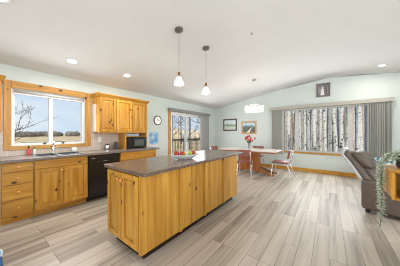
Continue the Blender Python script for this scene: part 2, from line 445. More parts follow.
# far wall with the wide window
FW = (-1.62, 1.24, .655, 2.12)
def gable(name, y0, y1, holes):
    w = MB(); xs = sorted({XL, 0, XR} | {h[0] for h in holes} | {h[1] for h in holes})
    for a, b in zip(xs, xs[1:]):
        hs = [h for h in holes if h[0] <= a and h[1] >= b]
        if hs:
            h = hs[0]; w.box(a, b, y0, y1, 0, h[2]); lo = h[3]
        else: lo = 0
        w.prism([(a, lo), (b, lo), (b, cz(b) + .01), (a, cz(a) + .01)], 'Y', y0, y1)
    return struct(w.build(name, 'wall'))
gable('wall_far', YF, YF + T, [FW])
BW = [(-3.4, -.8, .4, 2.3), (.6, 3.2, .4, 2.3)]
gable('wall_back', YB - T, YB, BW)
RW = (-.6, 3.0, .5, 2.3)
w = MB(); w.box(XR, XR + T, YB, RW[0], 0, zt); w.box(XR, XR + T, RW[0], RW[1], 0, RW[2]); w.box(XR, XR + T, RW[0], RW[1], RW[3], zt); w.box(XR, XR + T, RW[1], YF, 0, zt)
struct(w.build('wall_right', 'wall'))

# baseboards
struct(MB().box(XL + .001, XR, YF - .016, YF - .0005, 0, .12, .004).build('baseboard_far', 'pine_x'))
b = MB(); b.box(XL + .0005, XL + .016, 2.9, 3.74, 0, .12, .004); b.box(XL + .0005, XL + .016, 5.99, YF - .017, 0, .12, .004)
struct(b.build('baseboard_left', 'pine_y'))
struct(MB().box(XR - .016, XR - .0005, YB, YF - .017, 0, .12, .004).build('baseboard_right', 'pine_y'))


# kitchen window
def window_left_wall(name, y0, y1, z0, z1, x=XL - .07):
    """white slider: outer frame, centre mullion, two panes"""
    root = bpy.data.objects.new(name, None); COL.objects.link(root); struct(root); root.location = (x, (y0 + y1) / 2, z0)
    f = MB(); t = .045
    f.box(x - .04, x + .04, y0, y0 + t, z0, z1); f.box(x - .04, x + .04, y1 - t, y1, z0, z1)
    f.box(x - .04, x + .04, y0 + t, y1 - t, z0, z0 + t); f.box(x - .04, x + .04, y0 + t, y1 - t, z1 - t, z1)
    m = (y0 + y1) / 2 - .02; f.box(x - .035, x + .035, m - .03, m + .03, z0 + t, z1 - t)
    f.build('window_frame', 'white', root, bevel=.003)
    MB().box(x - .004, x + .004, y0 + t, m - .035, z0 + t, z1 - t).build('pane', 'pane', root)
    MB().box(x - .004, x + .004, m + .035, y1 - t, z0 + t, z1 - t).build('pane', 'pane', root)
    return root
W1 = window_left_wall('window_1', *KW)
cs = MB(); x0, x1 = XL + .0005, XL + .022
cs.box(x0, x1, .262, KW[0] + .004, 1.0, 2.145); cs.box(x0, x1, KW[1] - .004, 1.515, 1.0, 2.145)
cs.build('side_casing', 'pine_pale', W1, bevel=.004)
cs = MB(); cs.box(x0, x1 + .002, KW[0] + .004, KW[1] - .004, 2.03, 2.145); cs.box(x0, x1 + .002, KW[0] + .004, KW[1] - .004, 1.0, 1.07)
cs.build('head_casing', 'pine_pale_y', W1, bevel=.004)
# reveal lining, white
rv = MB(); rv.box(XL - .04, XL - .0005, KW[0], KW[0] + .012, KW[2], KW[3]); rv.box(XL - .04, XL - .0005, KW[1] - .012, KW[1], KW[2], KW[3])
rv.box(XL - .04, XL - .0005, KW[0], KW[1], KW[2], KW[2] + .012); rv.box(XL - .04, XL - .0005, KW[0], KW[1], KW[3] - .012, KW[3])
rv.build('reveal', 'white', W1)

# far window
W2 = bpy.data.objects.new('window_2', None); COL.objects.link(W2); struct(W2); W2.location = ((FW[0] + FW[1]) / 2, YF, FW[2])
f = MB(); y0, y1 = YF + .02, YF + .1; t = .05
f.box(FW[0], FW[0] + t, y0, y1, FW[2], FW[3]); f.box(FW[1] - t, FW[1], y0, y1, FW[2], FW[3])
f.box(FW[0] + t, FW[1] - t, y0, y1, FW[2], FW[2] + t); f.box(FW[0] + t, FW[1] - t, y0, y1, FW[3] - t, FW[3])
MUL = (-.88, .50)
for m in MUL: f.box(m - .055, m + .055, y0 + .005, y1 - .005, FW[2] + t, FW[3] - t)
f.build('window_frame', mat('grey_vinyl', lin(196, 196, 193), .4), W2, bevel=.003)
ed = [FW[0] + t, MUL[0] - .055, MUL[0] + .055, MUL[1] - .055, MUL[1] + .055, FW[1] - t]
for a, b_ in zip(ed[::2], ed[1::2]): MB().box(a, b_, YF + .056, YF + .064, FW[2] + t, FW[3] - t).build('pane', 'pane', W2)
MB().box(FW[0] - .06, FW[1] + .06, YF - .045, YF + .019, .605, .655).build('window_sill', 'pine_x', W2, bevel=.006)
MB().box(FW[0] - .04, FW[1] + .04, YF - .018, YF - .0005, FW[3] - .005, FW[3] + .07).build('head_casing', 'pine_x', W2)
# unseen rear and right windows, added as openings for light
for i, (a, b_, z0, z1) in enumerate(BW):
    r = bpy.data.objects.new('window_%d' % (3 + i), None); COL.objects.link(r); struct(r); r.location = ((a + b_) / 2, YB, z0)
    f = MB(); yy = (YB - .11, YB - .05)
    f.box(a, a + .05, *yy, z0, z1); f.box(b_ - .05, b_, *yy, z0, z1); f.box(a + .05, b_ - .05, *yy, z0, z0 + .05); f.box(a + .05, b_ - .05, *yy, z1 - .05, z1)
    f.box((a + b_) / 2 - .04, (a + b_) / 2 + .04, *yy, z0 + .05, z1 - .05); f.build('window_frame', 'white', r)
    MB().box(a + .05, b_ - .05, YB - .084, YB - .076, z0 + .05, z1 - .05).build('pane', 'pane', r)
r = bpy.data.objects.new('window_5', None); COL.objects.link(r); struct(r); r.location = (XR, 1.2, RW[2])
f = MB(); xx = (XR + .05, XR + .11); a, b_, z0, z1 = RW
f.box(*xx, a, a + .05, z0, z1); f.box(*xx, b_ - .05, b_, z0, z1); f.box(*xx, a + .05, b_ - .05, z0, z0 + .05); f.box(*xx, a + .05, b_ - .05, z1 - .05, z1)
f.box(*xx, 1.16, 1.24, z0 + .05, z1 - .05); f.build('window_frame', 'white', r)
MB().box(XR + .076, XR + .084, a + .05, b_ - .05, z0 + .05, z1 - .05).build('pane', 'pane', r)

# patio door
D1 = bpy.data.objects.new('door_1', None); COL.objects.link(D1); struct(D1); D1.location = (XL, 4.86, 0)
f = MB(); x0, x1 = XL - .13, XL - .03
f.box(x0, x1, PD[0], PD[0] + .05, 0, PD[3]); f.box(x0, x1, PD[1] - .05, PD[1], 0, PD[3]); f.box(x0, x1, PD[0] + .05, PD[1] - .05, PD[3] - .05, PD[3]); f.box(x0, x1, PD[0] + .05, PD[1] - .05, 0, .04)
f.build('door_frame', 'white', D1, bevel=.003)
for k, (a, b_, dx) in enumerate([(PD[0] + .05, 4.76, 0), (4.66, PD[1] - .05, -.04)]):
    p = MB(); xa, xb = XL - .075 + dx, XL - .04 + dx; s = .075
    p.box(xa, xb, a, a + s, .04, PD[3] - .05); p.box(xa, xb, b_ - s, b_, .04, PD[3] - .05); p.box(xa, xb, a + s, b_ - s, .04, .15); p.box(xa, xb, a + s, b_ - s, PD[3] - .05 - s, PD[3] - .05)
    q = p.build('door_panel', 'white', D1, bevel=.003)
    MB().box(XL - .06 + dx, XL - .054 + dx, a + s, b_ - s, .15, PD[3] - .05 - s).build('pane', 'pane', q)
    if k == 0: MB().box(XL - .04, XL - .015, 4.70, 4.73, .95, 1.15, .006).build('door_handle', 'nickel', q)
cs = MB(); cs.box(XL + .0005, XL + .022, 3.76, PD[0] + .005, 0, 2.0); cs.box(XL + .0005, XL + .022, PD[1] - .005, 5.96, 0, 2.0)
cs.build('side_casing', 'pine_pale', D1, bevel=.004)
MB().box(XL + .0005, XL + .024, 3.76, 5.96, 2.0, 2.1).build('head_casing', 'pine_pale_y', D1, bevel=.004)

# tiled splashback
b = MB(); X0, X1 = XL + .0005, XL + .009
b.box(X0, X1, .0, .261, .9105, 1.30); b.box(X0, X1, .261, 1.516, .9105, .999); b.box(X0, X1, 1.516, 2.72, .9105, 1.32)
o = b.build('trim_1', 'tile'); struct(o)

# ------------------------------------------------------------------ kitchen cabinets
XF = -3.55    # front face plane of base cabinets


def door_mesh(y0, y1, z0, z1, xf, t=.024, fr=.06):
    m = MB(); m.box(xf, xf + t, y0, y0 + fr, z0, z1); m.box(xf, xf + t, y1 - fr, y1, z0, z1)
    m.box(xf, xf + t, y0 + fr, y1 - fr, z0, z0 + fr); m.box(xf, xf + t, y0 + fr, y1 - fr, z1 - fr, z1)
    return m


def panel_door(y0, y1, z0, z1, xf, parent, knob=None, fr=.06):
    d = door_mesh(y0, y1, z0, z1, xf, fr=fr).build('door', 'pine', parent, bevel=.003)
    p = MB(); a, b_, c0, c1 = y0 + fr, y1 - fr, z0 + fr, z1 - fr; k = .035
    p.hull([(xf + .003, y, z) for y in (a, b_) for z in (c0, c1)] + [(xf + .008, y, z) for y in (a, b_) for z in (c0, c1)] + [(xf + .017, y, z) for y in (a + k, b_ - k) for z in (c0 + k, c1 - k)])
    p.build('raised_panel', 'pine', d)
    if knob: knob_x(knob[0], knob[1], xf + .024, d)
    return d


def knob_x(y, z, x, parent):
    MB().lathe([(.008, -.002), (.008, .012), (.017, .02), (.017, .027), (.010, .033), (.002, .034)], (x, y, z), 14, 'X').build('knob', 'knob', parent, smooth=True)


def base_unit(name, label, y0, y1, hollow=False):
    t = thing(name, label, 'cabinet', ((XL + XF) / 2, (y0 + y1) / 2, 0))
    c = MB(); a, b_ = y0 + .001, y1 - .001
    if hollow:
        c.box(XL + .01, XF, a, a + .018, .1, .868); c.box(XL + .01, XF, b_ - .018, b_, .1, .868); c.box(XL + .01, XL + .02, a + .018, b_ - .018, .1, .868)
        c.box(XL + .02, XF, a + .018, b_ - .018, .1, .12); c.box(XF - .018, XF, a + .018, b_ - .018, .12, .868)
    else: c.box(XL + .01, XF, a, b_, .1, .868)
    c.build('carcass', 'pine', t)
    MB().box(XL + .03, XF - .07, y0 + .001, y1 - .001, 0, .1).build('toe_kick', 'pine_y', t)
    return t


t = base_unit('drawer_cabinet', 'narrow pine cabinet of four stacked drawers left of the sink doors', .205, .524)
for a, b_ in ((.735, .86), (.555, .725), (.345, .545), (.115, .335)):
    d = MB().box(XF, XF + .02, .215, .516, a, b_, .004).build('drawer', 'pine_y', t)
    knob_x(.365, (a + b_) / 2, XF + .02, d)
t = base_unit('sink_cabinet', 'wide pine sink cabinet with two doors under the kitchen window', .524, 1.246, True)
MB().box(XF, XF + .02, .535, 1.238, .735, .86, .004).build('false_drawer_front', 'pine_y', t)
panel_door(.535, .884, .115, .725, XF, t, (.855, .67)); panel_door(.89, 1.238, .115, .725, XF, t, (.92, .67))
t = base_unit('corner_cabinet', 'pine cabinet with two top drawers below the microwave', 1.848, 2.80)
for y0, y1 in ((1.86, 2.315), (2.33, 2.79)):
    d = MB().box(XF, XF + .02, y0, y1, .70, .86, .004).build('drawer', 'pine_y', t); knob_x((y0 + y1) / 2, .78, XF + .02, d)
panel_door(1.86, 2.315, .115, .69, XF, t, (2.28, .62)); panel_door(2.33, 2.79, .115, .69, XF, t, (2.365, .62))

# dishwasher
t = thing('dishwasher', 'black built-in dishwasher between the sink cabinet and the drawers', 'dishwasher', (-3.85, 1.547, 0))
MB().box(XL + .03, XF - .005, 1.252, 1.843, .1, .866).build('body', 'black', t)
MB().box(XL + .05, XF - .07, 1.252, 1.843, 0, .1).build('toe_kick', 'black', t)
d = MB().box(XF - .005, XF + .02, 1.254, 1.841, .115, .745, .006, 2).build('door', 'black', t)
cp = MB().box(XF - .005, XF + .026, 1.254, 1.841, .75, .862, .006, 2).build('control_panel', 'black', t)
MB().box(XF + .0255, XF + .028, 1.30, 1.36, .80, .812).build('badge', 'nickel', cp)
MB().box(XF + .025, XF + .04, 1.38, 1.72, .755, .775, .005).build('door_handle', 'black', cp)

# countertop with sink hole
SY0, SY1, SX0, SX1 = .57, 1.20, -4.02, -3.63
ct = MB(); CE = -3.505
ct.box(XL + .0095, SX0, .195, 2.88, .87, .91); ct.box(SX1, CE, .195, 2.88, .87, .91)
ct.box(SX0, SX1, .195, SY0, .87, .91); ct.box(SX0, SX1, SY1, 2.88, .87, .91)
tag(ct.build('countertop', 'counter_kitchen', bevel=.004), 'grey speckled kitchen countertop along the left wall holding the sink', 'countertop')
# sink
s = thing('kitchen_sink', 'dark grey double bowl sink set into the counter below the window', 'sink', (-3.825, .867, .72))
r = MB(); zr0, zr1 = .9102, .918
r.box(SX0 - .02, SX0 + .02, SY0 - .02, SY1 + .02, zr0, zr1); r.box(SX1 - .02, SX1 + .02, SY0 - .02, SY1 + .02, zr0, zr1)
r.box(SX0 + .02, SX1 - .02, SY0 - .02, SY0 + .02, zr0, zr1); r.box(SX0 + .02, SX1 - .02, SY1 - .02, SY1 + .02, zr0, zr1); r.box(SX0 + .02, SX1 - .02, .848, .888, zr0, zr1)
r.build('rim', 'sink', s, bevel=.003)
for y0, y1 in ((SY0 + .012, .852), (.884, SY1 - .012)):
    q = MB(); a, b_ = SX0 + .012, SX1 - .012
    q.box(a, b_, y0, y1, .72, .73); q.box(a, a + .008, y0, y1, .73, .914); q.box(b_ - .008, b_, y0, y1, .73, .914); q.box(a, b_, y0, y0 + .008, .73, .914); q.box(a, b_, y1 - .008, y1, .73, .914)
    q.build('basin', 'sink', s)
fc = thing('kitchen_faucet', 'chrome kitchen faucet behind the sink, between the two bowls', 'faucet', (-4.07, .865, .91))
MB().lathe([(.028, .9105), (.028, .93), (.02, .94), (.018, 1.03), (.016, 1.04)], (-4.07, .865, 0), 16).build('base', 'chrome', fc, smooth=True)
MB().tube([(-4.07, .865, 1.03), (-4.06, .865, 1.085), (-4.0, .865, 1.12), (-3.93, .865, 1.105), (-3.90, .865, 1.06)], .011, 10).build('spout', 'chrome', fc, smooth=True)
MB().tube([(-4.07, .88, 1.0), (-4.05, .93, 1.02), (-4.045, .95, 1.022)], .008, 8).build('lever', 'chrome', fc, smooth=True)
b = thing('soap_bottle', 'red liquid soap bottle with a black pump left of the sink', 'bottle', (-4.04, .515, .91))
b.location = (-4.085, .545, .91); b.scale = (.85, .85, .8)
MB().lathe([(.032, 0), (.034, .01), (.034, .10), (.026, .125), (.012, .135), (.012, .15)], (0, 0, 0), 18).build('bottle_body', 'soapred', b, local=True, smooth=True)
q = MB().lathe([(.014, .15), (.014, .168), (.006, .17), (.006, .19), (.012, .192), (.012, .202)], (0, 0, 0), 12); q.tube([(0, 0, .197), (.045, 0, .194)], .006, 8)
q.build('pump', 'black', b, local=True)
b = thing('dish_soap_bottle', 'pale clear dish soap bottle with a green cap beside the red one', 'bottle', (-3.93, .53, .911))
b.location = (-3.93, .515, .919)
b.location = (-4.09, .615, .911); b.scale = (.8, .8, .75)
MB().lathe([(.028, 0), (.03, .01), (.03, .08), (.02, .12), (.012, .135)], (0, 0, 0), 18).build('bottle_body', 'soapclear', b, local=True, smooth=True)
MB().lathe([(.014, .135), (.014, .165), (.007, .18)], (0, 0, 0), 12).build('cap', 'leaf', b, local=True)
b = thing('mug', 'small white mug on the counter behind the right sink bowl', 'mug', (-4.075, 1.19, .911))
MB().lathe([(.03, 0), (.04, .005), (.042, .085), (.038, .085), (.036, .01), (.0, .01)], (0, 0, 0), 18).build('cup', 'ceramic', b, local=True, smooth=True)
MB().tube([(0, .04, .07), (0, .065, .06), (0, .065, .03), (0, .04, .02)], .006, 8).build('handle', 'ceramic', b, local=True)
# ornaments on window sill
for i, (y, lab) in enumerate(((.765, 'small dark bird ornament on the kitchen window ledge left of the mullion'), (1.035, 'small dark bird ornament on the kitchen window ledge right of the mullion'))):
    o = MB(); o.ball((0, 0, .03), .026, 1, 1.25, .95); o.ball((0, .028, .058), .015); o.hull([(0, .04, .06), (.004, .04, .054), (-.004, .04, .054), (0, .056, .055)])
    o.hull([(.008, -.02, .035), (-.008, -.02, .035), (.01, -.06, .048), (-.01, -.06, .048), (0, -.06, .042), (0, -.02, .025)]); o.lathe([(.018, 0), (.018, .006)], (0, 0, 0), 10)
    q = o.build('bird_ornament', 'pot', local=True, smooth=True); q.location = (XL - .014, y, KW[2] + .0125); q.scale = (.6, .6, .6); tag(q, lab, 'ornament', 'bird ornaments on the window ledge')

# upper cabinets
XU = -3.82
def upper(name, label, y0, y1, doors, knobs, z0=1.305, z1=2.055, left_side=True):
    t = thing(name, label, 'cabinet', ((XL + XU) / 2, (y0 + y1) / 2, z0))
    MB().box(XL + .0005, XU, y0, y1, z0, z1).build('carcass', 'pine', t)
    MB().box(XU - .02, XU, y0, y1, z0 - .02, z0).build('light_rail', 'pine_y', t)
    cr = MB(); P = [(XU, z1), (XU + .012, z1), (XU + .05, z1 + .055), (XU + .05, z1 + .07), (XL + .0005, z1 + .07), (XL + .0005, z1)]
    cr.prism([(p[0], p[1]) for p in P], 'Y', y0 - .012, y1 + .012)
    for v in cr.bm.verts:          # flare the ends
        if v.co.z > z1 + .03: v.co.y += -.035 if v.co.y < (y0 + y1) / 2 else .035
    cr.build('crown_moulding', 'pine_y', t)
    for (a, b_), kn in zip(doors, knobs): panel_door(a, b_, z0 + .012, z1 - .012, XU, t, kn, fr=.055)
    return t
upper('upper_cabinet', 'row of three pine wall cabinets right of the kitchen window', 1.545, 2.725, ((1.555, 1.905), (1.912, 2.29), (2.297, 2.715)), ((1.872, 1.37), (1.945, 1.37), (2.335, 1.37)))
upper('upper_cabinet', 'pine wall cabinet edge with crown left of the kitchen window', -.55, .222, ((-.54, -.17), (-.163, .212)), ((-.2, 1.37), (-.13, 1.37)))
# microwave niche
t = thing('microwave_shelf', 'pine niche of side panels and a shelf around the microwave', 'shelf', (-3.98, 2.35, .91))
MB().box(XL + .01, XU, 2.125, 2.15, .9105, 1.284).build('side_panel', 'pine', t); MB().box(XL + .01, XU, 2.70, 2.722, .9105, 1.284).build('side_panel', 'pine', t)
MB().box(XL + .01, XU - .03, 2.15, 2.70, 1.20, 1.216).build('shelf_board', 'pine_y', t)
tag(MB().box(XL + .04, XU - .05, 2.19, 2.52, 1.217, 1.265, .008, 2).build('storage_box', mat('pale_blue_box', lin(176, 190, 214), .5)), 'pale blue flat box on the niche shelf above the microwave', 'box')
mw = thing('microwave_oven', 'black microwave oven standing in the pine niche on the counter', 'microwave', (-3.95, 2.425, .911))
MB().box(XL + .03, XU + .01, 2.165, 2.69, .925, 1.175, .006).build('casing', 'black', mw)
dd = MB().box(XU + .01, XU + .032, 2.30, 2.69, .93, 1.172, .005).build('door', 'black', mw)
MB().box(XU + .031, XU + .0335, 2.35, 2.60, .975, 1.125).build('window', mat('dark_window', lin(88, 92, 90), .12), dd)
MB().tube([(XU + .055, 2.315, .95), (XU + .055, 2.315, 1.15)], .007, 8).build('handle', 'black', dd)
MB().box(XU + .01, XU + .03, 2.167, 2.298, .93, 1.172, .004).build('control_panel', 'black', mw)
for y in (2.2, 2.64):
    MB().box(XU - .05, XU - .02, y, y + .03, .9105, .925).build('foot', 'darkseat', mw)
# things on the counter by the splashback
g = thing('carafe', 'dark glass carafe on the counter beside the microwave niche', 'carafe', (-3.96, 1.97, .911))
MB().lathe([(.05, 0), (.062, .02), (.064, .06), (.045, .11), (.035, .13), (.042, .15)], (0, 0, 0), 20).build('jug', glass('smoke_glass', (.25, .24, .24, 1), 1, .03, .15), g, local=True, smooth=True)
MB().tube([(.04, -.02, .13), (.085, -.04, .125), (.095, -.045, .08), (.06, -.03, .04)], .008, 8).build('handle', 'black', g, local=True)
MB().lathe([(.043, .15), (.043, .165), (.012, .17), (.012, .18)], (0, 0, 0), 16).build('lid', 'black', g, local=True)
g = thing('canister', 'small steel canister in front of the splashback beside the carafe', 'canister', (-4.05, 1.82, .911))
MB().lathe([(.045, 0), (.045, .1)], (0, 0, 0), 20).build('can', 'chrome', g, local=True, smooth=True, bevel=.003); MB().lathe([(.047, .1), (.047, .115), (.012, .118), (.012, .13)], (0, 0, 0), 18).build('lid', 'black', g, local=True)
g = thing('wall_socket', 'white socket plate on the beige tiled splashback', 'socket', (XL + .009, 1.695, 1.09))
MB().box(XL + .0095, XL + .014, 1.66, 1.73, 1.09, 1.205, .002).build('plate', 'inlay', g)
for z0 in (1.103, 1.16): MB().box(XL + .0135, XL + .0155, 1.682, 1.708, z0, z0 + .032).build('outlet', 'ceramic', g)
# white board on the cabinet side
tag(MB().box(-4.11, -3.935, 1.5335, 1.5445, 1.315, 1.905, .003).build('message_board', 'ceramic'), 'tall white message board on the side of the wall cabinets', 'board')
# clock
k = thing('wall_clock', 'round wall clock with brown rim and white dial on left wall', 'clock', (XL + .0005, 3.33, 1.67))
MB().lathe([(.118, .006), (.118, .018), (.128, .03), (.142, .026), (.145, .012), (.145, 0)], (XL + .0005, 3.33, 1.67), 32, 'X').build('rim', 'frame_brown', k, smooth=True)
fa = MB().lathe([(.12, .014), (.12, .019)], (XL + .0005, 3.33, 1.67), 32, 'X').build('dial', 'ceramic', k)
q = MB(); q.box(XL + .0205, XL + .023, 3.326, 3.334, 1.665, 1.745); q.box(XL + .0205, XL + .023, 3.33, 3.39, 1.666, 1.674); q.build('hands', 'black', fa)
# blue wall calendar
k = thing('wall_calendar', 'blue print wall calendar hanging beyond the end of the countertop', 'calendar', (XL + .0005, 3.19, .85))
MB().box(XL + .0005, XL + .006, 3.03, 3.355, .95, 1.315).build('picture_sheet', 'poster', k); MB().box(XL + .0005, XL + .005, 3.03, 3.355, .84, .95).build('lower_sheet', 'mat_white', k)

# ------------------------------------------------------------------ island
IX0, IX1, IY0, IY1 = -2.115, -1.44, .972, 3.075
t = thing('kitchen_island', 'long pine kitchen island with dark speckled top in the room centre', 'island', (-1.78, 2.02, 0))
MB().box(IX0, IX1, IY0, IY1, .10, .87).build('carcass', 'pine', t)
MB().box(IX0 + .06, IX1 - .06, IY0 + .06, IY1 - .06, 0, .10).build('toe_kick', 'dark', t)  # dark brown stands in for the shadow under the island
MB().box(IX0 - .06, IX1 + .085, IY0 - .035, IY1 + .13, .872, .91).build('countertop', 'counter', t, bevel=.006)
# front doors (facing -Y)
def end_door(x0, x1, kx):
    fr = .05; z0, z1 = .125, .855; y0, y1 = IY0 - .026, IY0 - .0005
    m = MB(); m.box(x0, x0 + fr, y0, y1, z0, z1); m.box(x1 - fr, x1, y0, y1, z0, z1); m.box(x0 + fr, x1 - fr, y0, y1, z0, z0 + fr); m.box(x0 + fr, x1 - fr, y0, y1, z1 - fr, z1)
    d = m.build('door', 'pine', t, bevel=.003)
    a, b_, c0, c1 = x0 + fr, x1 - fr, z0 + fr, z1 - fr; k = .035
    MB().hull([(x, IY0 - .003, z) for x in (a, b_) for z in (c0, c1)] + [(x, IY0 - .008, z) for x in (a, b_) for z in (c0, c1)] + [(x, IY0 - .018, z) for x in (a + k, b_ - k) for z in (c0 + k, c1 - k)]).build('raised_panel', 'pine', d)
    MB().lathe([(.008, .002), (.008, -.012), (.017, -.02), (.017, -.027), (.010, -.033), (.002, -.034)], (kx, y0, .785), 14, 'Y').build('knob', 'knob', d, smooth=True)
end_door(IX0 + .012, -1.797, -1.823); end_door(-1.785, IX1 - .038, -1.757)
MB().box(IX1 - .03, IX1 + .012, IY0 - .021, IY0 + .05, .10, .871, .003).build('corner_post', 'pine', t)
# boards along the long side
YB_ = [IY0 + .052, 1.203, 1.468, 1.70, 1.975, 2.24, 2.52, 2.80, IY1]
for i, (a, b_) in enumerate(zip(YB_, YB_[1:])):
    MB().box(IX1, IX1 + .008, a + .001, b_ - .001, .10, .871, .002).build('side_board', 'pine', t)
for y in (1.488, 1.993, 2.54):
    MB().box(IX1 + .0075, IX1 + .03, y - .02, y + .02, .10, .871, .003).build('batten', 'pine', t)
# fruit dish on island
g = thing('fruit_dish', 'long pale glass dish of fruit on the island top', 'dish', (-1.66, 1.83, .9105), math.radians(-21))
MB().lathe([(.055, 0), (.065, .004), (.105, .045), (.125, .07), (.119, .07), (.098, .047), (.058, .012), (.0, .01)], (0, 0, 0), 32, sx=.9, sy=1.85).build('glass_bowl', 'milkglass', g, local=True, smooth=True)
for nm, x, y, m, lab, r in (('apple', -.02, -.125, 'applered', 'red apple at the near end of the glass dish', .04), ('apple', .025, -.06, 'applered', 'red apple second from the near end of the dish', .038),
                            ('lemon', -.03, .0, 'yellow', 'yellow lemon in the middle of the glass dish', .03), ('lime', .02, .07, 'applegreen', 'green lime right of the lemon in the dish', .032),
                            ('apple', -.01, .145, 'applered', 'red apple at the far end of the glass dish', .036)):
    p = thing(nm, lab, nm)
    c_, s_ = math.cos(math.radians(-21)), math.sin(math.radians(-21)); p.location = (-1.66 + x * c_ - y * s_, 1.83 + x * s_ + y * c_, .9105 + .045)
    if nm == 'apple':
        MB().lathe([(.002, .010), (.5 * r, .001), (.9 * r, .35 * r), (r, r), (.85 * r, 1.5 * r), (.45 * r, 1.8 * r), (.15 * r, 1.68 * r), (.0, 1.6 * r)], (0, 0, 0), 18).build('flesh', m, p, local=True, smooth=True)
        MB().tube([(0, 0, 1.6 * r), (.004, .002, 2.15 * r)], .002, 6).build('stem', 'twig', p, local=True)
    else:
        MB().ball((0, 0, r), r, 1, 1.28, 1, 16).build('flesh', m, p, local=True, smooth=True)
        MB().ball((0, 1.28 * r, r), .25 * r, 1, 1, 1, 8).build('tip', m, p, local=True, smooth=True)

# ------------------------------------------------------------------ dining table, vase, chairs
TX0, TX1, TY0, TY1 = -3.05, -1.2, 5.08, 5.95; TCX, TCY = -2.1, 5.5
t = thing('dining_table', 'oak pedestal dining table with a pale top near the far wall', 'table', (TCX, TCY, 0))
MB().box(TX0, TX1, TY0, TY1, .728, .752, .008, 2).build('tabletop', mat('pale_table_top', lin(222, 210, 202), .3, var=.06), t)
MB().box(TX0 + .006, TX1 - .006, TY0 + .006, TY1 - .006, .69, .7275, .004).build('apron', 'oak_x', t)
p = MB(); p.box(-2.42, -1.80, 5.36, 5.64, .09, .69)
for x in (-2.42, -1.83): p.box(x - .01, x + .04, 5.345, 5.655, .09, .69)
for x in (-2.3, -2.18, -2.06, -1.94): p.box(x - .012, x + .012, 5.35, 5.65, .12, .66)
p.build('pedestal', 'oak', t, bevel=.004)
for sx in (-1, 1):
    for sy in (-1, 1):
        bx, by = TCX + sx * .26, TCY + sy * .08; tx, ty = TCX + sx * .80, TCY + sy * .2
        d = Vector((tx - bx, ty - by, 0)).normalized(); n = Vector((-d.y, d.x, 0)) * .03
        q = MB(); pr = [(0, .02), (0, .22), (.12, .19), (.36, .10), (.5, .06), (Vector((tx - bx, ty - by)).length, .055), (Vector((tx - bx, ty - by)).length, 0), (.42, 0), (.36, .03), (.15, .06)]
        A = [Vector((bx, by, 0)) + d * a + Vector((0, 0, z)) for a, z in pr]
        va = [q.bm.verts.new(v + n) for v in A]; vb = [q.bm.verts.new(v - n) for v in A]
        q.bm.faces.new(va); q.bm.faces.new(vb[::-1])
        for i in range(len(A)): q.bm.faces.new((va[i], vb[i], vb[(i + 1) % len(A)], va[(i + 1) % len(A)]))
        q.build('foot', 'oak_x', t, bevel=.004)
v = thing('flower_vase', 'clear glass vase of red tulips on the dining table', 'vase', (-2.13, 5.52, .7525))
MB().lathe([(.045, 0), (.05, .01), (.04, .06), (.036, .14), (.05, .22), (.046, .22), (.032, .14), (.036, .06), (.0, .02)], (0, 0, 0), 20).build('glass_body', 'vaseglass', v, local=True, smooth=True)
q = MB(); heads = []
random.seed(3)
for i in range(11):
    a = i * 2.4; rr = .05 + .15 * ((i * 37 % 11) / 11); h = .30 + .15 * ((i * 53 % 11) / 11) - rr * .25
    e = Vector((rr * math.cos(a), rr * math.sin(a), h)); heads.append(e)
    q.tube([(0.01 * math.cos(a), .01 * math.sin(a), .03), (.025 * math.cos(a), .025 * math.sin(a), .2), e * .8 + Vector((0, 0, .06)), e], .004, 6)
q.build('stems', 'leaf', v, local=True)
q = MB()
for i in range(9):
    a = i * 1.9 + .4; e = Vector((.11 * math.cos(a), .11 * math.sin(a), .30)); s_ = Vector((-math.sin(a), math.cos(a), 0)) * .016
    q.hull([(.02 * math.cos(a), .02 * math.sin(a), .16), e * .6 + s_ + Vector((0, 0, .08)), e * .6 - s_ + Vector((0, 0, .08)), e, e * .6 + Vector((0, 0, .085))])
q.build('leaves', 'leaf', v, local=True)
for e in heads:
    q = MB(); q.lathe([(.006, -.012), (.026, .0), (.032, .022), (.024, .045), (.012, .055)], e, 10); q.build('blossom', 'red', v, local=True, smooth=True)


def dinette(label, loc, rz):
    t = thing('dining_chair', label, 'chair', loc, rz, 'red vinyl dining chairs')
    MB().box(-.21, .21, -.20, .22, .425, .475, .022, 3).build('seat', 'redvinyl', t, local=True, smooth=True)
    q = MB(); q.box(-.20, .20, -.018, .018, .57, .80, .017, 3)
    for v in q.bm.verts: v.co.y += -.215 - (v.co.z - .6) * .18 + (v.co.x / .2) ** 2 * .035
    q.build('backrest', 'redvinyl', t, local=True, smooth=True)
    for s in (-1, 1):
        MB().tube([(s * .17, .16, .425), (s * .195, .215, .38), (s * .205, .25, .02), (s * .205, .25, .0)], .0125, 8).build('leg', 'chrome', t, local=True, smooth=True)
        MB().tube([(s * .17, -.10, .422), (s * .19, -.18, .36), (s * .205, -.31, .02), (s * .205, -.315, .0)], .0125, 8).build('leg', 'chrome', t, local=True, smooth=True)
        MB().tube([(s * .17, .1, .418), (s * .175, -.16, .42), (s * .175, -.225, .48), (s * .172, -.238, .62), (s * .165, -.255, .76)], .0115, 8).build('back_support', 'chrome', t, local=True, smooth=True)
    return t


c0 = dinette('red vinyl chair with its back to camera at table front', (-2.02, 4.93, 0), math.radians(14))
for lab, loc, rz in (('red vinyl chair seen side-on at the right table end', (-1.09, 5.38, 0), math.radians(90)),
                     ('red vinyl chair mostly hidden behind the dining table by the wall', (-2.12, 6.22, 0), math.radians(180)),
                     ('red vinyl chair at the left table end beyond the island', (-3.25, 5.45, 0), math.radians(-90))):
    c_ = copy_tree(c0); c_.location = loc; c_.rotation_euler = (0, 0, rz); c_['label'] = lab

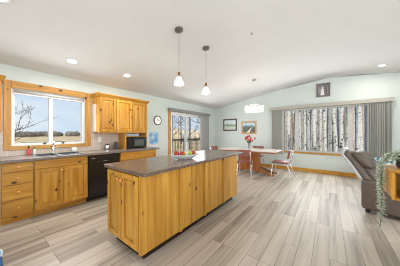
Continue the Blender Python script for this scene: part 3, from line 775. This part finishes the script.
# ------------------------------------------------------------------ blinds
def vane(cx, cy, z0, z1, ang, parent, m, wdt=.089):
    ang += random.uniform(-.16, .16)
    d = Vector((math.cos(ang), math.sin(ang))) * wdt / 2; n = Vector((-d.y, d.x)).normalized()
    q = MB(); pts = []
    for k in range(5):
        u = -1 + k * .5; b_ = (1 - u * u) * .006; pts.append((cx + d.x * u + n.x * b_, cy + d.y * u + n.y * b_))
    pts += [(p[0] - n.x * .0015, p[1] - n.y * .0015) for p in pts[::-1]]
    q.prism(pts, 'Z', z0, z1); q.build('vane', m, parent)
t = thing('vertical_blinds', 'pale grey vertical blinds drawn to both sides of the wide far window', 'blinds', (-.2, YF - .09, .56))
MB().box(-1.76, 1.345, YF - .135, YF - .0195, 2.115, 2.222, .008, 2).build('valance', 'valance', t)
for i in range(11): vane(-1.635 + i * .034, YF - .085, .57, 2.114, math.radians(48), t, 'vane')
for i in range(14): vane(.86 + i * .033, YF - .085, .57, 2.114, math.radians(108), t, 'vane')
t = thing('vertical_blinds', 'grey vertical blinds drawn to the right of the patio door', 'blinds', (XL + .09, 4.86, .06))
MB().box(XL + .0245, XL + .135, 3.72, 6.02, 2.0, 2.10, .008, 2).build('valance', 'greyval', t)
for i in range(14): vane(XL + .08, 5.44 + i * .036, .06, 1.999, math.radians(22), t, mat('vane_grey', lin(186, 187, 186), .7) if i == 0 else bpy.data.materials['vane_grey'])
t = thing('roller_shade', 'rolled up pale grey shade at the top of the kitchen window', 'shade', (XL - .01, .87, 1.955))
MB().tube([(XL - .012, .375, 1.985), (XL - .012, 1.375, 1.985)], .026, 14).build('shade_roll', mat('shade_grey', lin(206, 208, 208), .6), t, smooth=True)
q = MB(); q.box(XL - .022, XL - .002, .358, .375, 1.955, 2.015); q.box(XL - .022, XL - .002, 1.375, 1.392, 1.955, 2.015); q.build('bracket', 'nickel', t)
MB().box(XL - .018, XL - .006, .38, 1.37, 1.935, 1.962, .003).build('hem_bar', 'white', t)


# ------------------------------------------------------------------ pictures on the far wall
def picture(name, label, cat, x0, x1, z0, z1, fm, fw, art, mount=0):
    t = thing(name, label, cat, ((x0 + x1) / 2, YF - .001, z0)); a, b_ = YF - .028, YF - .001
    f = MB(); f.box(x0, x0 + fw, a, b_, z0, z1); f.box(x1 - fw, x1, a, b_, z0, z1); f.box(x0 + fw, x1 - fw, a, b_, z0, z0 + fw); f.box(x0 + fw, x1 - fw, a, b_, z1 - fw, z1)
    f.build('frame', fm, t, bevel=.004)
    if mount: MB().box(x0 + fw, x1 - fw, YF - .012, YF - .001, z0 + fw, z1 - fw).build('mount', 'mat_white', t)
    e = fw + mount; hw, hh = (x1 - x0) / 2 - e, (z1 - z0) / 2 - e
    o = MB().box(-hw, hw, -.003, .003, -hh, hh).build('print', art(hh), t, local=True); o.location = (0, -.016, (z1 - z0) / 2)
    return t, o, hw, hh
t, o, hw, hh = picture('framed_picture', 'pale lake landscape in a dark brown frame, left on far wall', 'picture', -3.735, -3.09, 1.385, 1.90, 'frame_brown', .055,
                       lambda h: picture_mat('lake_print', [(0, lin(196, 204, 192)), (.3, lin(206, 214, 204)), (.42, lin(122, 142, 120)), (.55, lin(172, 190, 182)), (.7, lin(226, 234, 232)), (1, lin(200, 220, 224))], lo=-h, hi=h))
t, o, hw, hh = picture('framed_picture', 'mountain road landscape in a light wood frame above the tulips', 'picture', -2.885, -2.265, 1.25, 1.765, 'frame_tan', .06,
                       lambda h: picture_mat('road_print', [(0, lin(120, 104, 84)), (.25, lin(92, 96, 74)), (.5, lin(84, 108, 104)), (.68, lin(120, 150, 160)), (.78, lin(206, 220, 226)), (1, lin(170, 204, 222))], lo=-h, hi=h))
MB().prism([(-.10, -hh), (.03, -hh), (.135, .01), (.12, .01)], 'Y', -.0045, -.003).build('painted_road', 'mat_white', o, local=True)
t, o, hw, hh = picture('framed_photo', 'grey framed photograph of two people hung above the wide window', 'photograph', -.325, .03, 2.44, 2.865, 'frame_grey', .045,
                       lambda h: picture_mat('photo_print', [(0, lin(120, 116, 122)), (.5, lin(150, 146, 152)), (1, lin(112, 106, 110))], lo=-h, hi=h))
q = MB(); q.prism([(-.07, -hh), (.03, -hh), (.015, .0), (.0, .06), (-.035, .06), (-.05, 0)], 'Y', -.0045, -.003); q.lathe([(.024, -.0045), (.024, -.003)], (-.018, 0, .085), 12, 'Y'); q.build('pale_figure', 'mat_white', o, local=True)
q = MB(); q.prism([(.035, -hh), (.10, -hh), (.105, .03), (.08, .07), (.05, .07), (.028, .03)], 'Y', -.0045, -.003); q.lathe([(.024, -.0045), (.024, -.003)], (.064, 0, .1), 12, 'Y'); q.build('dark_figure', 'frame_grey', o, local=True)

# ------------------------------------------------------------------ lamps
nrm_l = Vector((-SL, 0, -1)).normalized()      # ceiling normal (downwards) on the left slope is tilted to the room


def on_slope(x):
    return math.atan(SL) * (1 if x > 0 else -1)


def downlight(label, x, y, power=10):
    t = thing('recessed_light', label, 'light', (x, y, cz(x)), 0, 'recessed ceiling lights'); t.rotation_euler = (0, on_slope(x), 0)
    MB().lathe([(.088, -.001), (.088, -.008), (.065, -.012), (.062, -.004)], (0, 0, 0), 28).build('trim_ring', 'white', t, local=True, smooth=True)
    MB().lathe([(.062, -.003), (.062, -.009)], (0, 0, 0), 24).build('lens', 'lamp', t, local=True)
    l = bpy.data.lights.new('downlight', 'AREA'); l.shape = 'DISK'; l.size = .12; l.energy = power; l.color = (1, .93, .84)
    o = bpy.data.objects.new('downlight', l); COL.objects.link(o); o.parent = t; o.location = (0, 0, -.02)
    return t
downlight('recessed ceiling light above the kitchen window, left of its pair', -3.463, .982)
downlight('recessed ceiling light above the row of wall cabinets', -3.419, 1.94)
downlight('recessed ceiling light on the right slope above the far window', 1.018, 5.918)
downlight('recessed ceiling light at the top left corner of the picture', -2.62, .13)


def pendant(label, x, y, power):
    zc = cz(x); t = thing('pendant_lamp', label, 'lamp', (x, y, 1.985), 0, 'island pendant lamps'); z = lambda q: q - 1.985
    cp = MB().lathe([(.0, .03), (.058, .028), (.062, .0), (.058, -.012), (.02, -.022), (.0, -.024)], (0, 0, 0), 24).build('canopy', 'canopy_grey', t, local=True, smooth=True)
    cp.location = (0, 0, z(zc) - .012); cp.rotation_euler = (0, on_slope(x), 0)
    MB().tube([(0, 0, z(2.17)), (0, 0, z(zc) - .02)], .004, 8).build('cord', 'nickel', t, local=True)
    MB().lathe([(.006, z(2.18)), (.018, z(2.165)), (.021, z(2.13)), (.024, z(2.10))], (0, 0, 0), 18).build('socket', 'brass', t, local=True, smooth=True)
    MB().lathe([(.026, z(2.115)), (.032, z(2.10)), (.058, z(2.05)), (.066, z(2.0)), (.068, z(1.985)), (.065, z(1.985)), (.063, z(2.0)), (.055, z(2.05)), (.029, z(2.10)), (.024, z(2.112))], (0, 0, 0), 24).build('glass_shade', 'clearglass', t, local=True, smooth=True)
    MB().lathe([(.010, z(2.10)), (.014, z(2.09)), (.028, z(2.055)), (.03, z(2.035)), (.02, z(2.012)), (.0, z(2.007))], (0, 0, 0), 16).build('bulb', 'bulb', t, local=True, smooth=True)
    l = bpy.data.lights.new('bulb_light', 'POINT'); l.energy = power; l.color = (1, .88, .72); l.shadow_soft_size = .04
    o = bpy.data.objects.new('bulb_light', l); COL.objects.link(o); o.parent = t; o.location = (0, 0, z(1.96))
pendant('nearer glass pendant lamp hanging above the island', -1.745, 1.792, 8)
pendant('farther glass pendant lamp hanging above the island', -1.741, 2.47, 8)
# chandelier
cx, cy = -1.70, 4.783; t = thing('chandelier', 'round crystal drum chandelier hanging above the dining table', 'chandelier', (cx, cy, 1.88)); z = lambda q: q - 1.88
cp = MB().lathe([(.0, .02), (.055, .018), (.06, 0), (.055, -.02), (.0, -.025)], (0, 0, 0), 24).build('canopy', 'nickel', t, local=True, smooth=True); cp.location = (0, 0, z(cz(cx)) - .012); cp.rotation_euler = (0, on_slope(cx), 0)
MB().tube([(0, 0, z(2.12)), (0, 0, z(cz(cx)) - .02)], .004, 8).build('stem', 'chrome', t, local=True)
for zz in (2.055, 1.90):
    q = MB(); q.tube([(.265 * math.cos(k * PI / 20), .265 * math.sin(k * PI / 20), z(zz)) for k in range(41)], .007, 8, close=False); q.build('ring', 'chrome', t, local=True, smooth=True)
q = MB()
for k in range(3):
    a = k * 2 * PI / 3; q.tube([(0, 0, z(2.12)), (.262 * math.cos(a), .262 * math.sin(a), z(2.056))], .004, 6)
q.lathe([(.02, z(2.13)), (.025, z(2.115)), (.02, z(2.10))], (0, 0, 0), 16); q.build('spokes', 'chrome', t, local=True)
q = MB()
for k in range(48):
    a = k * 2 * PI / 48; q.hull([(.257 * math.cos(a + da) * s, .257 * math.sin(a + da) * s, zz) for da in (-.05, .05) for s in (.985, 1.015) for zz in (z(2.05), z(1.905))])
cr = q.build('crystal_band', 'crystal', t, local=True)
for k in range(6):
    a = k * PI / 3; MB().ball((.15 * math.cos(a), .15 * math.sin(a), z(1.98)), .022, 1, 1, 1.4).build('bulb', 'bulb', t, local=True, smooth=True)
q = MB()
for k in range(6):
    a = k * PI / 3; q.tube([(0, 0, z(2.10)), (.15 * math.cos(a), .15 * math.sin(a), z(2.06)), (.15 * math.cos(a), .15 * math.sin(a), z(2.005))], .005, 6)
q.build('lamp_arms', 'chrome', t, local=True)
l = bpy.data.lights.new('chandelier_light', 'POINT'); l.energy = 10; l.color = (1, .9, .78); l.shadow_soft_size = .12
o = bpy.data.objects.new('chandelier_light', l); COL.objects.link(o); o.parent = t; o.location = (0, 0, z(1.86))
# ceiling hook
h = MB(); zc = cz(-1.01); h.lathe([(.012, -.001), (.012, -.006), (.004, -.008)], (0, 0, 0), 12); h.tube([(0, 0, -.006), (0, 0, -.03), (.012, 0, -.042), (.02, 0, -.03)], .003, 6)
o = h.build('ceiling_hook', 'brass', local=True); o.location = (-1.01, 2.724, zc); tag(o, 'small metal hook in the bare ceiling right of the pendants', 'hook')

# ------------------------------------------------------------------ recliner
ang = math.atan2(-.95, -.31)
R = thing('recliner', 'brown leather recliner chair at the right with tufted back', 'recliner', (.953, 4.07, 0), ang)
def soft(x0, x1, y0, y1, z0, z1, bev=.05, seg=3): return MB().box(x0, x1, y0, y1, z0, z1, bev, seg)
soft(-.30, .30, -.40, .36, .07, .36, .02).build('base', 'leather', R, local=True, smooth=True)
for s in (-1, 1):
    a = MB(); xa, xb = (.285, .435) if s > 0 else (-.435, -.285)
    a.box(xa, xb, -.43, .40, .06, .52, .045, 3)
    for v in a.bm.verts:
        if v.co.z > .3: v.co.z += .02 * math.cos(v.co.y * 3)
    a.build('armrest', 'leather', R, local=True, smooth=True)
soft(-.282, .282, -.32, .42, .34, .49, .05).build('seat_cushion', 'leather', R, local=True, smooth=True)
soft(-.282, .282, .36, .43, .10, .36, .025).build('footrest', 'leather', R, local=True, smooth=True)
def lean(q, y0=-.36, z0=.45, k=.55):
    for v in q.bm.verts: v.co.y += y0 - (v.co.z - z0) * k - max(0, v.co.z - .8) * .15
    return q
def back_loft(w, y_off, th, top, z0=.42, k=1.0):
    q = MB(); rings = []
    for u in (-1, -.97, -.88, -.7, -.35, 0, .35, .7, .88, .97, 1):
        sh = (1 - abs(u) ** 5 * .55); tz = top - .07 * abs(u) ** 3; prof = []
        n = 12
        for side in (1, -1):
            for i in range(n + 1):
                t = (i / n) if side > 0 else 1 - i / n
                hh = th * sh * math.sqrt(max(0, 1 - t ** 7)) * k
                yc = -.34 + y_off - .30 * t - .04 * t ** 3; z = z0 + (tz - z0) * t
                if t == 1 and side < 0: continue
                prof.append((u * w * (1 - .06 * t), yc + side * hh, z))
        rings.append([q.bm.verts.new(p) for p in prof])
    m = len(rings[0])
    for A, B in zip(rings, rings[1:]):
        for j in range(m): q.bm.faces.new((A[j], A[(j + 1) % m], B[(j + 1) % m], B[j]))
    q.bm.faces.new(rings[0][::-1]); q.bm.faces.new(rings[-1])
    return q
def lean(q):
    for v in q.bm.verts:
        t = (v.co.z - .42) / .6; v.co.y += -.34 - .30 * t - .04 * t ** 3
    return q
back_loft(.30, .0, .075, .985).build('backrest', 'leather', R, local=True, smooth=True)
lean(soft(-.235, .235, .02, .135, .44, .70, .055, 4)).build('back_pad', 'leather', R, local=True, smooth=True)
lean(soft(-.255, .255, .0, .185, .68, .955, .085, 5)).build('head_pad', 'leather', R, local=True, smooth=True)
q = back_loft(.32, -.065, .045, 1.01).build('outer_back', 'glareback', R, local=True, smooth=True); q['label'] = 'outer back, pale grey for window glare'
for x in (-.34, .34):
    for y in (-.36, .33): MB().lathe([(.03, 0), (.035, .07)], (x, y, 0), 12).build('foot', 'darkseat', R, local=True)
# low pale armchair by the window with a teal cushion
A = thing('low_armchair', 'low pale grey armchair between the recliner and the far window', 'armchair', (1.16, 5.86, 0))
soft(-.28, .28, -.30, .22, .10, .24, .02).build('base', 'palefabric', A, local=True, smooth=True)
soft(-.275, .275, -.33, .18, .235, .36, .045).build('seat_cushion', 'palefabric', A, local=True, smooth=True)
soft(-.38, .38, .2, .36, .10, .565, .06).build('backrest', 'palefabric', A, local=True, smooth=True)
for s in (-1, 1): soft(s * .33 - .055, s * .33 + .055, -.33, .21, .10, .46, .045).build('armrest', 'palefabric', A, local=True, smooth=True)
for x in (-.32, .32):
    for y in (-.27, .3): MB().lathe([(.016, 0), (.022, .105)], (x, y, 0), 12).build('leg', 'oak', A, local=True)
cu = MB(); cu.ball((0, 0, 0), .17, 1, .36, 1, 16)
for v in cu.bm.verts:
    k = max(abs(v.co.x), abs(v.co.z)) / max(1e-6, math.hypot(v.co.x, v.co.z)); v.co.x /= max(k, .72); v.co.z /= max(k, .72)
cu.xf(Matrix.Rotation(-.22, 4, 'X'))
o = cu.build('throw_cushion', 'teal', local=True, smooth=True); o.location = (1.02, 5.90, .525); tag(o, 'teal and white patterned cushion leaning on the low pale armchair', 'cushion')

# ------------------------------------------------------------------ half wall, end shelf and trailing plant
hw_ = struct(MB().box(.80, .93, .7, 2.70, 0, .93).build('wall_half', 'wall'))
t = thing('end_shelf', 'honey pine end shelf with a clipped corner holding the trailing plant', 'shelf', (.63, 2.45, .66))
poly = [(.47, 2.36), (.70, 2.13), (.799, 2.13), (.799, 2.70), (.47, 2.70)]
pin = [(.482, 2.372), (.705, 2.15), (.797, 2.15), (.797, 2.688), (.482, 2.688)]
MB().prism([(x + (-.012 if x < .6 else 0), y - .012 if y < 2.4 else y + .01) for x, y in poly], 'Z', .915, .94).build('top_board', 'pine_x', t, bevel=.004)
MB().prism(pin, 'Z', .66, .682).build('bottom_board', 'pine_x', t)
MB().box(.47, .488, 2.365, 2.70, .682, .915).build('side_panel', 'pine', t); MB().box(.488, .799, 2.682, 2.70, .682, .915).build('back_panel', 'pine_x', t)
MB().box(.78, .799, 2.135, 2.682, .682, .915).build('side_panel', 'pine', t)
MB().hull([(x, y, zz) for zz in (.66, .915) for x, y in ((.468, 2.362), (.486, 2.344), (.498, 2.357), (.48, 2.374))]).build('corner_stile', 'pine', t)
pl = thing('trailing_plant', 'silver green trailing plant in a charcoal pot on the end shelf', 'plant', (.60, 2.50, .9405))
MB().lathe([(.062, 0), (.075, .02), (.088, .12), (.084, .125), (.075, .115), (.0, .11)], (0, 0, 0), 24).build('pot', 'pot', pl, local=True, smooth=True)
random.seed(11)
vin = MB(); lf = MB()
def vine(pts, nl, sp, size=.016):
    P_ = [Vector(p) for p in pts]; vin.tube(P_, .0022, 5)
    L_ = len(P_) - 1
    for i in range(nl):
        u = i / nl * L_; k = min(int(u), L_ - 1); p = P_[k].lerp(P_[k + 1], u - k)
        d = Vector((random.uniform(-1, 1), random.uniform(-1, 1), random.uniform(-.7, .7))).normalized(); s = size * random.uniform(.7, 1.3)
        q = p + d * sp * random.random(); w_ = d.cross(Vector((random.uniform(-1, 1), random.uniform(-1, 1), 1))).normalized() * s * .45; nn = d.cross(w_).normalized() * s * .14
        a = [q, q + d * s + w_, q + d * s - w_, q + d * s * 2.1]; top = q + d * s + nn; bot = q + d * s - nn
        vs = [lf.bm.verts.new(v) for v in (a[0], a[1], a[3], a[2], top, bot)]
        for i0, i1 in ((0, 1), (1, 2), (2, 3), (3, 0)):
            lf.bm.faces.new((vs[i0], vs[i1], vs[4])); lf.bm.faces.new((vs[i1], vs[i0], vs[5]))
for i in range(20):       # mound over the pot and along the top
    a = random.uniform(.35 * PI, 1.75 * PI); r_ = random.uniform(.08, .15); h_ = random.uniform(.12, .175)
    vine([(0, 0, .11), (.05 * math.cos(a), .05 * math.sin(a), h_), (r_ * math.cos(a), r_ * math.sin(a), h_ - .03), (r_ * 1.2 * math.cos(a), r_ * 1.2 * math.sin(a), h_ - .085)], 26, .018, .012)
for i in range(9):       # cascade over the left edge of the shelf
    end = [-.60, -.50, -.40, -.56, -.30, -.25, -.44, -.18, -.1][i]
    j = lambda: random.uniform(-.009, .009)
    yy = .02 + random.uniform(-.03, .03) + (.05 * (i % 2) if end > -.35 else 0); xo = -.160 - random.uniform(0, .02)
    pts = [(-.02, yy * .4, .12), (-.08, yy * .7, .14), (-.13, yy, .10), (xo, yy, .03)]
    zc_ = .03
    while zc_ > end:
        zc_ -= .06; pts.append((xo - .008 + j(), yy + j(), zc_))
    vine(pts, int(15 * len(pts)), .016, .0115)
vin.build('vines', 'leaf', pl, local=True); lf.build('foliage', 'silverleaf', pl, local=True)

# ------------------------------------------------------------------ things at the left picture edge
g = thing('tall_cabinet', 'tall glossy dark brown cabinet at the left picture edge', 'cabinet', (-2.62, -.32, 0))
MB().box(-2.95, -2.32, -.75, .108, .06, 1.93).build('carcass', 'dark', g, bevel=.004)
MB().box(-2.90, -2.36, -.72, .09, 0, .06).build('plinth', 'black', g)
for a, b_ in ((-.745, -.32), (-.315, .106)):
    d = MB().box(-2.319, -2.30, a, b_, .08, 1.92, .004).build('door', 'dark', g); MB().tube([(-2.285, (-.34 if a < -.5 else -.295), 1.0), (-2.285, (-.34 if a < -.5 else -.295), 1.15)], .006, 8).build('door_handle', 'nickel', d)
g = thing('tote_bag', 'blue cloth tote bag with pale trim on the floor at left', 'bag', (-2.18, .04, 0))
q = MB(); q.box(-.088, .088, -.055, .055, .001, .30, .03, 3)
for v in q.bm.verts: v.co.x *= 1 + .25 * (1 - v.co.z / .3)
q.build('bag_body', 'blue', g, local=True, smooth=True)
q = MB(); q.tube([(-.09, .0, .29), (-.085, .052, .285), (.0, .054, .295), (.085, .052, .285), (.09, 0, .29), (.085, -.052, .285), (0, -.054, .295), (-.085, -.052, .285), (-.09, 0, .29)], .009, 8); q.build('trim_edge', 'bluewhite', g, local=True, smooth=True)
q = MB()
for s in (-1, 1): q.tube([(-.06, s * .05, .28), (-.05, s * .055, .36), (0, s * .05, .39), (.05, s * .055, .36), (.06, s * .05, .28)], .007, 8)
q.build('handles', 'bluewhite', g, local=True, smooth=True)
g.rotation_euler = (0, 0, math.radians(90))

# ------------------------------------------------------------------ outdoors
GZ = -.75
struct(MB().box(-420, XL - 2.6, -300, 420, GZ - .1, GZ).build('ground_field', 'field'))
struct(MB().box(XL - 2.599, 160, YF + T + .02, 300, GZ - .1, GZ).build('ground_yard', 'leaves_ground'))
struct(MB().box(XL - 2.6, XL - T - .01, 2.2, 9.9, -.14, -.02).build('deck_floor', 'deck'))
random.seed(21)
# far tree line beyond the field
q = MB()
for i in range(300):
    y = -60 + i * 1.1 + random.uniform(-1, 1); x = -135 - random.uniform(0, 20); h_ = random.uniform(2.5, 3.4)
    q.ball((x, y, GZ + h_ * .45), h_ * .6, .8, 1.1, 1.0, 7)
tag(q.build('tree_line', 'hedge'), 'hazy brown line of far trees beyond the straw field', 'trees', kind='stuff')

q = MB()
for i in range(170):
    x = -random.uniform(27, 46); y = x * -random.uniform(-.02, .42); r_ = random.uniform(.18, .42); q.ball((x, y, GZ + r_ * .4), r_, 1, 1.6, .8, 6)
tag(q.build('scrub', mat('dry_scrub', lin(150, 134, 112), .95, var=.35, vscale=2)), 'low dry scrub scattered over the straw field', 'scrub', kind='stuff')


def limb(q, p, d, r, ln, depth):
    e = p + d * ln; m = p + d * ln * .5 + Vector((random.uniform(-1, 1), random.uniform(-1, 1), random.uniform(-1, 1))) * ln * .05
    q.tube([p, m, e], [r, r * .82, r * .6], 5 if depth < 2 else 4)
    if depth <= 0 or r < .003: return
    for k in range(random.choice((2, 3))):
        nd = (d + Vector((random.uniform(-1, 1), random.uniform(-1, 1), random.uniform(-.45, .75))) * .65).normalized()
        limb(q, p.lerp(e, random.uniform(.55, 1)), nd, r * .6, ln * random.uniform(.6, .82), depth - 1)


def bare_tree(label, x, y, h_, r=.07, depth=5, group=None, m='twig', seed=0):
    random.seed(seed); t = thing('bare_tree', label, 'tree', (x, y, GZ), 0, group)
    tr = MB(); tr.tube([(0, 0, -.05), (.03, .02, h_ * .3), (.0, .05, h_ * .6)], [r, r * .8, r * .6], 8); tr.build('trunk', m, t, local=True, smooth=True)
    q = MB()
    for k in range(6):
        a = k * 1.1 + random.random(); limb(q, Vector((.02, .03, h_ * (.25 + .06 * k))), Vector((math.cos(a), math.sin(a), .75)).normalized(), r * .55, h_ * .15, depth - 1)
    q.build('branches', m, t, local=True)
    return t
bare_tree('bare tree with thin branches left in the kitchen window', -8.6, .30, 5.6, .035, 6, seed=5)
bare_tree('small bare shrub low in the right kitchen window pane', -9.5, 3.0, 1.6, .02, 4, seed=9)
PG = 'bare trees beyond the patio door'
for i, (x, y, h_) in enumerate(((-9.4, 8.3, 6.0), (-10.5, 11.6, 6.0), (-11.2, 15.4, 6.5))):
    bare_tree('bare leafless tree beyond the deck seen through the patio door', x, y, h_, .055, 5, PG, seed=30 + i)
random.seed(5)
PATIO = []
for i in range(16):
    x = -12.5 - (i * 7 % 16) * .75; PATIO.append((x, x * -(.66 + .036 * i), .06 + .03 * (i % 3), ('birch', 'tanbark', 'darkbark')[i % 3]))
q = MB()
for i in range(90):
    y = 13.5 + i * .45 + random.uniform(-.3, .3); q.ball((-29 - random.uniform(0, 4), y * 1.12, GZ + 1.2), random.uniform(.9, 2.0), .8, .8, 1.1, 7)
tag(q.build('brush', mat('tan_brush', lin(206, 190, 164), .95, var=.3, vscale=1.5)), 'tan brush behind the bare trees beyond the deck', 'brush', kind='stuff')
# deck railing
t = thing('deck_railing', 'dark metal railing along the deck outside the patio door', 'railing', (XL - 2.5, 6.0, -.02))
MB().box(XL - 2.53, XL - 2.47, 2.3, 9.84, .88, .96).build('top_rail', 'railing', t); MB().box(XL - 2.52, XL - 2.48, 2.3, 9.84, .05, .09).build('bottom_rail', 'railing', t)
for i in range(61):
    y = 2.42 + i * .122; MB().box(XL - 2.508, XL - 2.492, y - .012, y + .012, .09, .88).build('baluster', 'railing', t)
for y in (2.34, 4.8, 7.3, 9.8): MB().box(XL - 2.54, XL - 2.46, y - .04, y + .04, -.0195, .99).build('post', 'railing', t)
MB().box(XL - 2.53, XL - T - .03, 9.80, 9.86, .88, .96).build('top_rail', 'railing', t)

# aspens outside the far window
random.seed(77)
front = []
for i, (u, dep, r) in enumerate(((289.5, 2.2, .075), (294.5, 4.5, .10), (304.5, 3.2, .09), (309, 5.2, .12), (314, 2.6, .10), (319.5, 4.2, .13), (325.5, 3.0, .10), (330, 5.6, .12), (336, 3.6, .12), (341, 2.4, .085), (346, 5.4, .12), (357, 3.4, .10), (362, 5, .12))):
    y = YF + dep; a = math.radians(37.2); uu = (u - 200) / 170
    dx, dy = -math.sin(a) + uu * math.cos(a), math.cos(a) + uu * math.sin(a); front.append((dx / dy * y, y, r * .8))
ORD = ['first', 'second', 'third', 'fourth', 'fifth', 'sixth', 'seventh', 'eighth', 'ninth', 'tenth', 'eleventh', 'twelfth', 'thirteenth']
def aspen(name, label, x, y, r, group, h_=7.5, twigs=5, bark='birch'):
    t = thing(name, label, 'tree', (x, y, GZ), random.uniform(0, 6), group)
    lx, ly = random.uniform(-.28, .28), random.uniform(-.2, .2)
    tr = MB(); tr.tube([(lx * k / 8 + random.uniform(-.02, .02), ly * k / 8, -.05 + h_ * k / 8) for k in range(9)], [r * (1 - .07 * k) for k in range(9)], 12); tr.build('trunk', bark, t, local=True, smooth=True)
    if twigs:
        q = MB()
        for k in range(twigs):
            z_ = h_ * (.2 + .6 * k / twigs); a = random.uniform(0, 6.28); limb(q, Vector((lx * z_ / h_, ly * z_ / h_, z_)), Vector((math.cos(a), math.sin(a), 1.2)).normalized(), r * .14, .35, 1)
        q.build('branches', 'twig', t, local=True)
    return t
for i, (x, y, r) in enumerate(front):
    aspen('aspen_tree', 'white barked aspen, %s of the large trunks from the left outside far window' % ORD[i], x, y, r, 'large aspens outside the far window')
for i in range(46):
    y = YF + 6.5 + (i * 7 % 46) / 46 * 9.5; x = (-.28 + .5 * (i + .5 + .3 * random.uniform(-1, 1)) / 46) * y
    aspen('slim_tree', 'slim tree in the dense stand behind the large trunks', x, y, random.uniform(.06, .12), 'slim trees in the dense stand', 9, 0 if i % 3 else 3, ('birch', 'tanbark', 'darkbark', 'tanbark', 'birch')[i % 5])
for i in range(48):
    y = YF + 17.2 + (i * 5 % 48) / 48 * 4; x = (-.29 + .52 * (i + .5 + .3 * random.uniform(-1, 1)) / 48) * y
    aspen('slim_tree', 'slim tree in the dense stand behind the large trunks', x, y, random.uniform(.09, .15), 'slim trees in the dense stand', 9.5, 0, ('tanbark', 'birch', 'darkbark')[i % 3])
for x, y, r, bk in PATIO:
    aspen('slim_tree', 'slim straight tree far beyond the deck seen through the patio door', x, y, r, 'slim trees beyond the patio door', 8, 3, bk)
q = MB()
for i in range(120):
    y = YF + 24.5 + random.uniform(0, 6); x = -.34 * y + i / 120 * .75 * y; q.ball((x, y, GZ + 1.6), random.uniform(1.6, 3.4), .6, .6, 1.3, 7)
tag(q.build('undergrowth', mat('grey_brush', lin(176, 160, 144), .95, var=.3, vscale=1.5)), 'grey brown undergrowth behind the aspen stand', 'brush', kind='stuff')
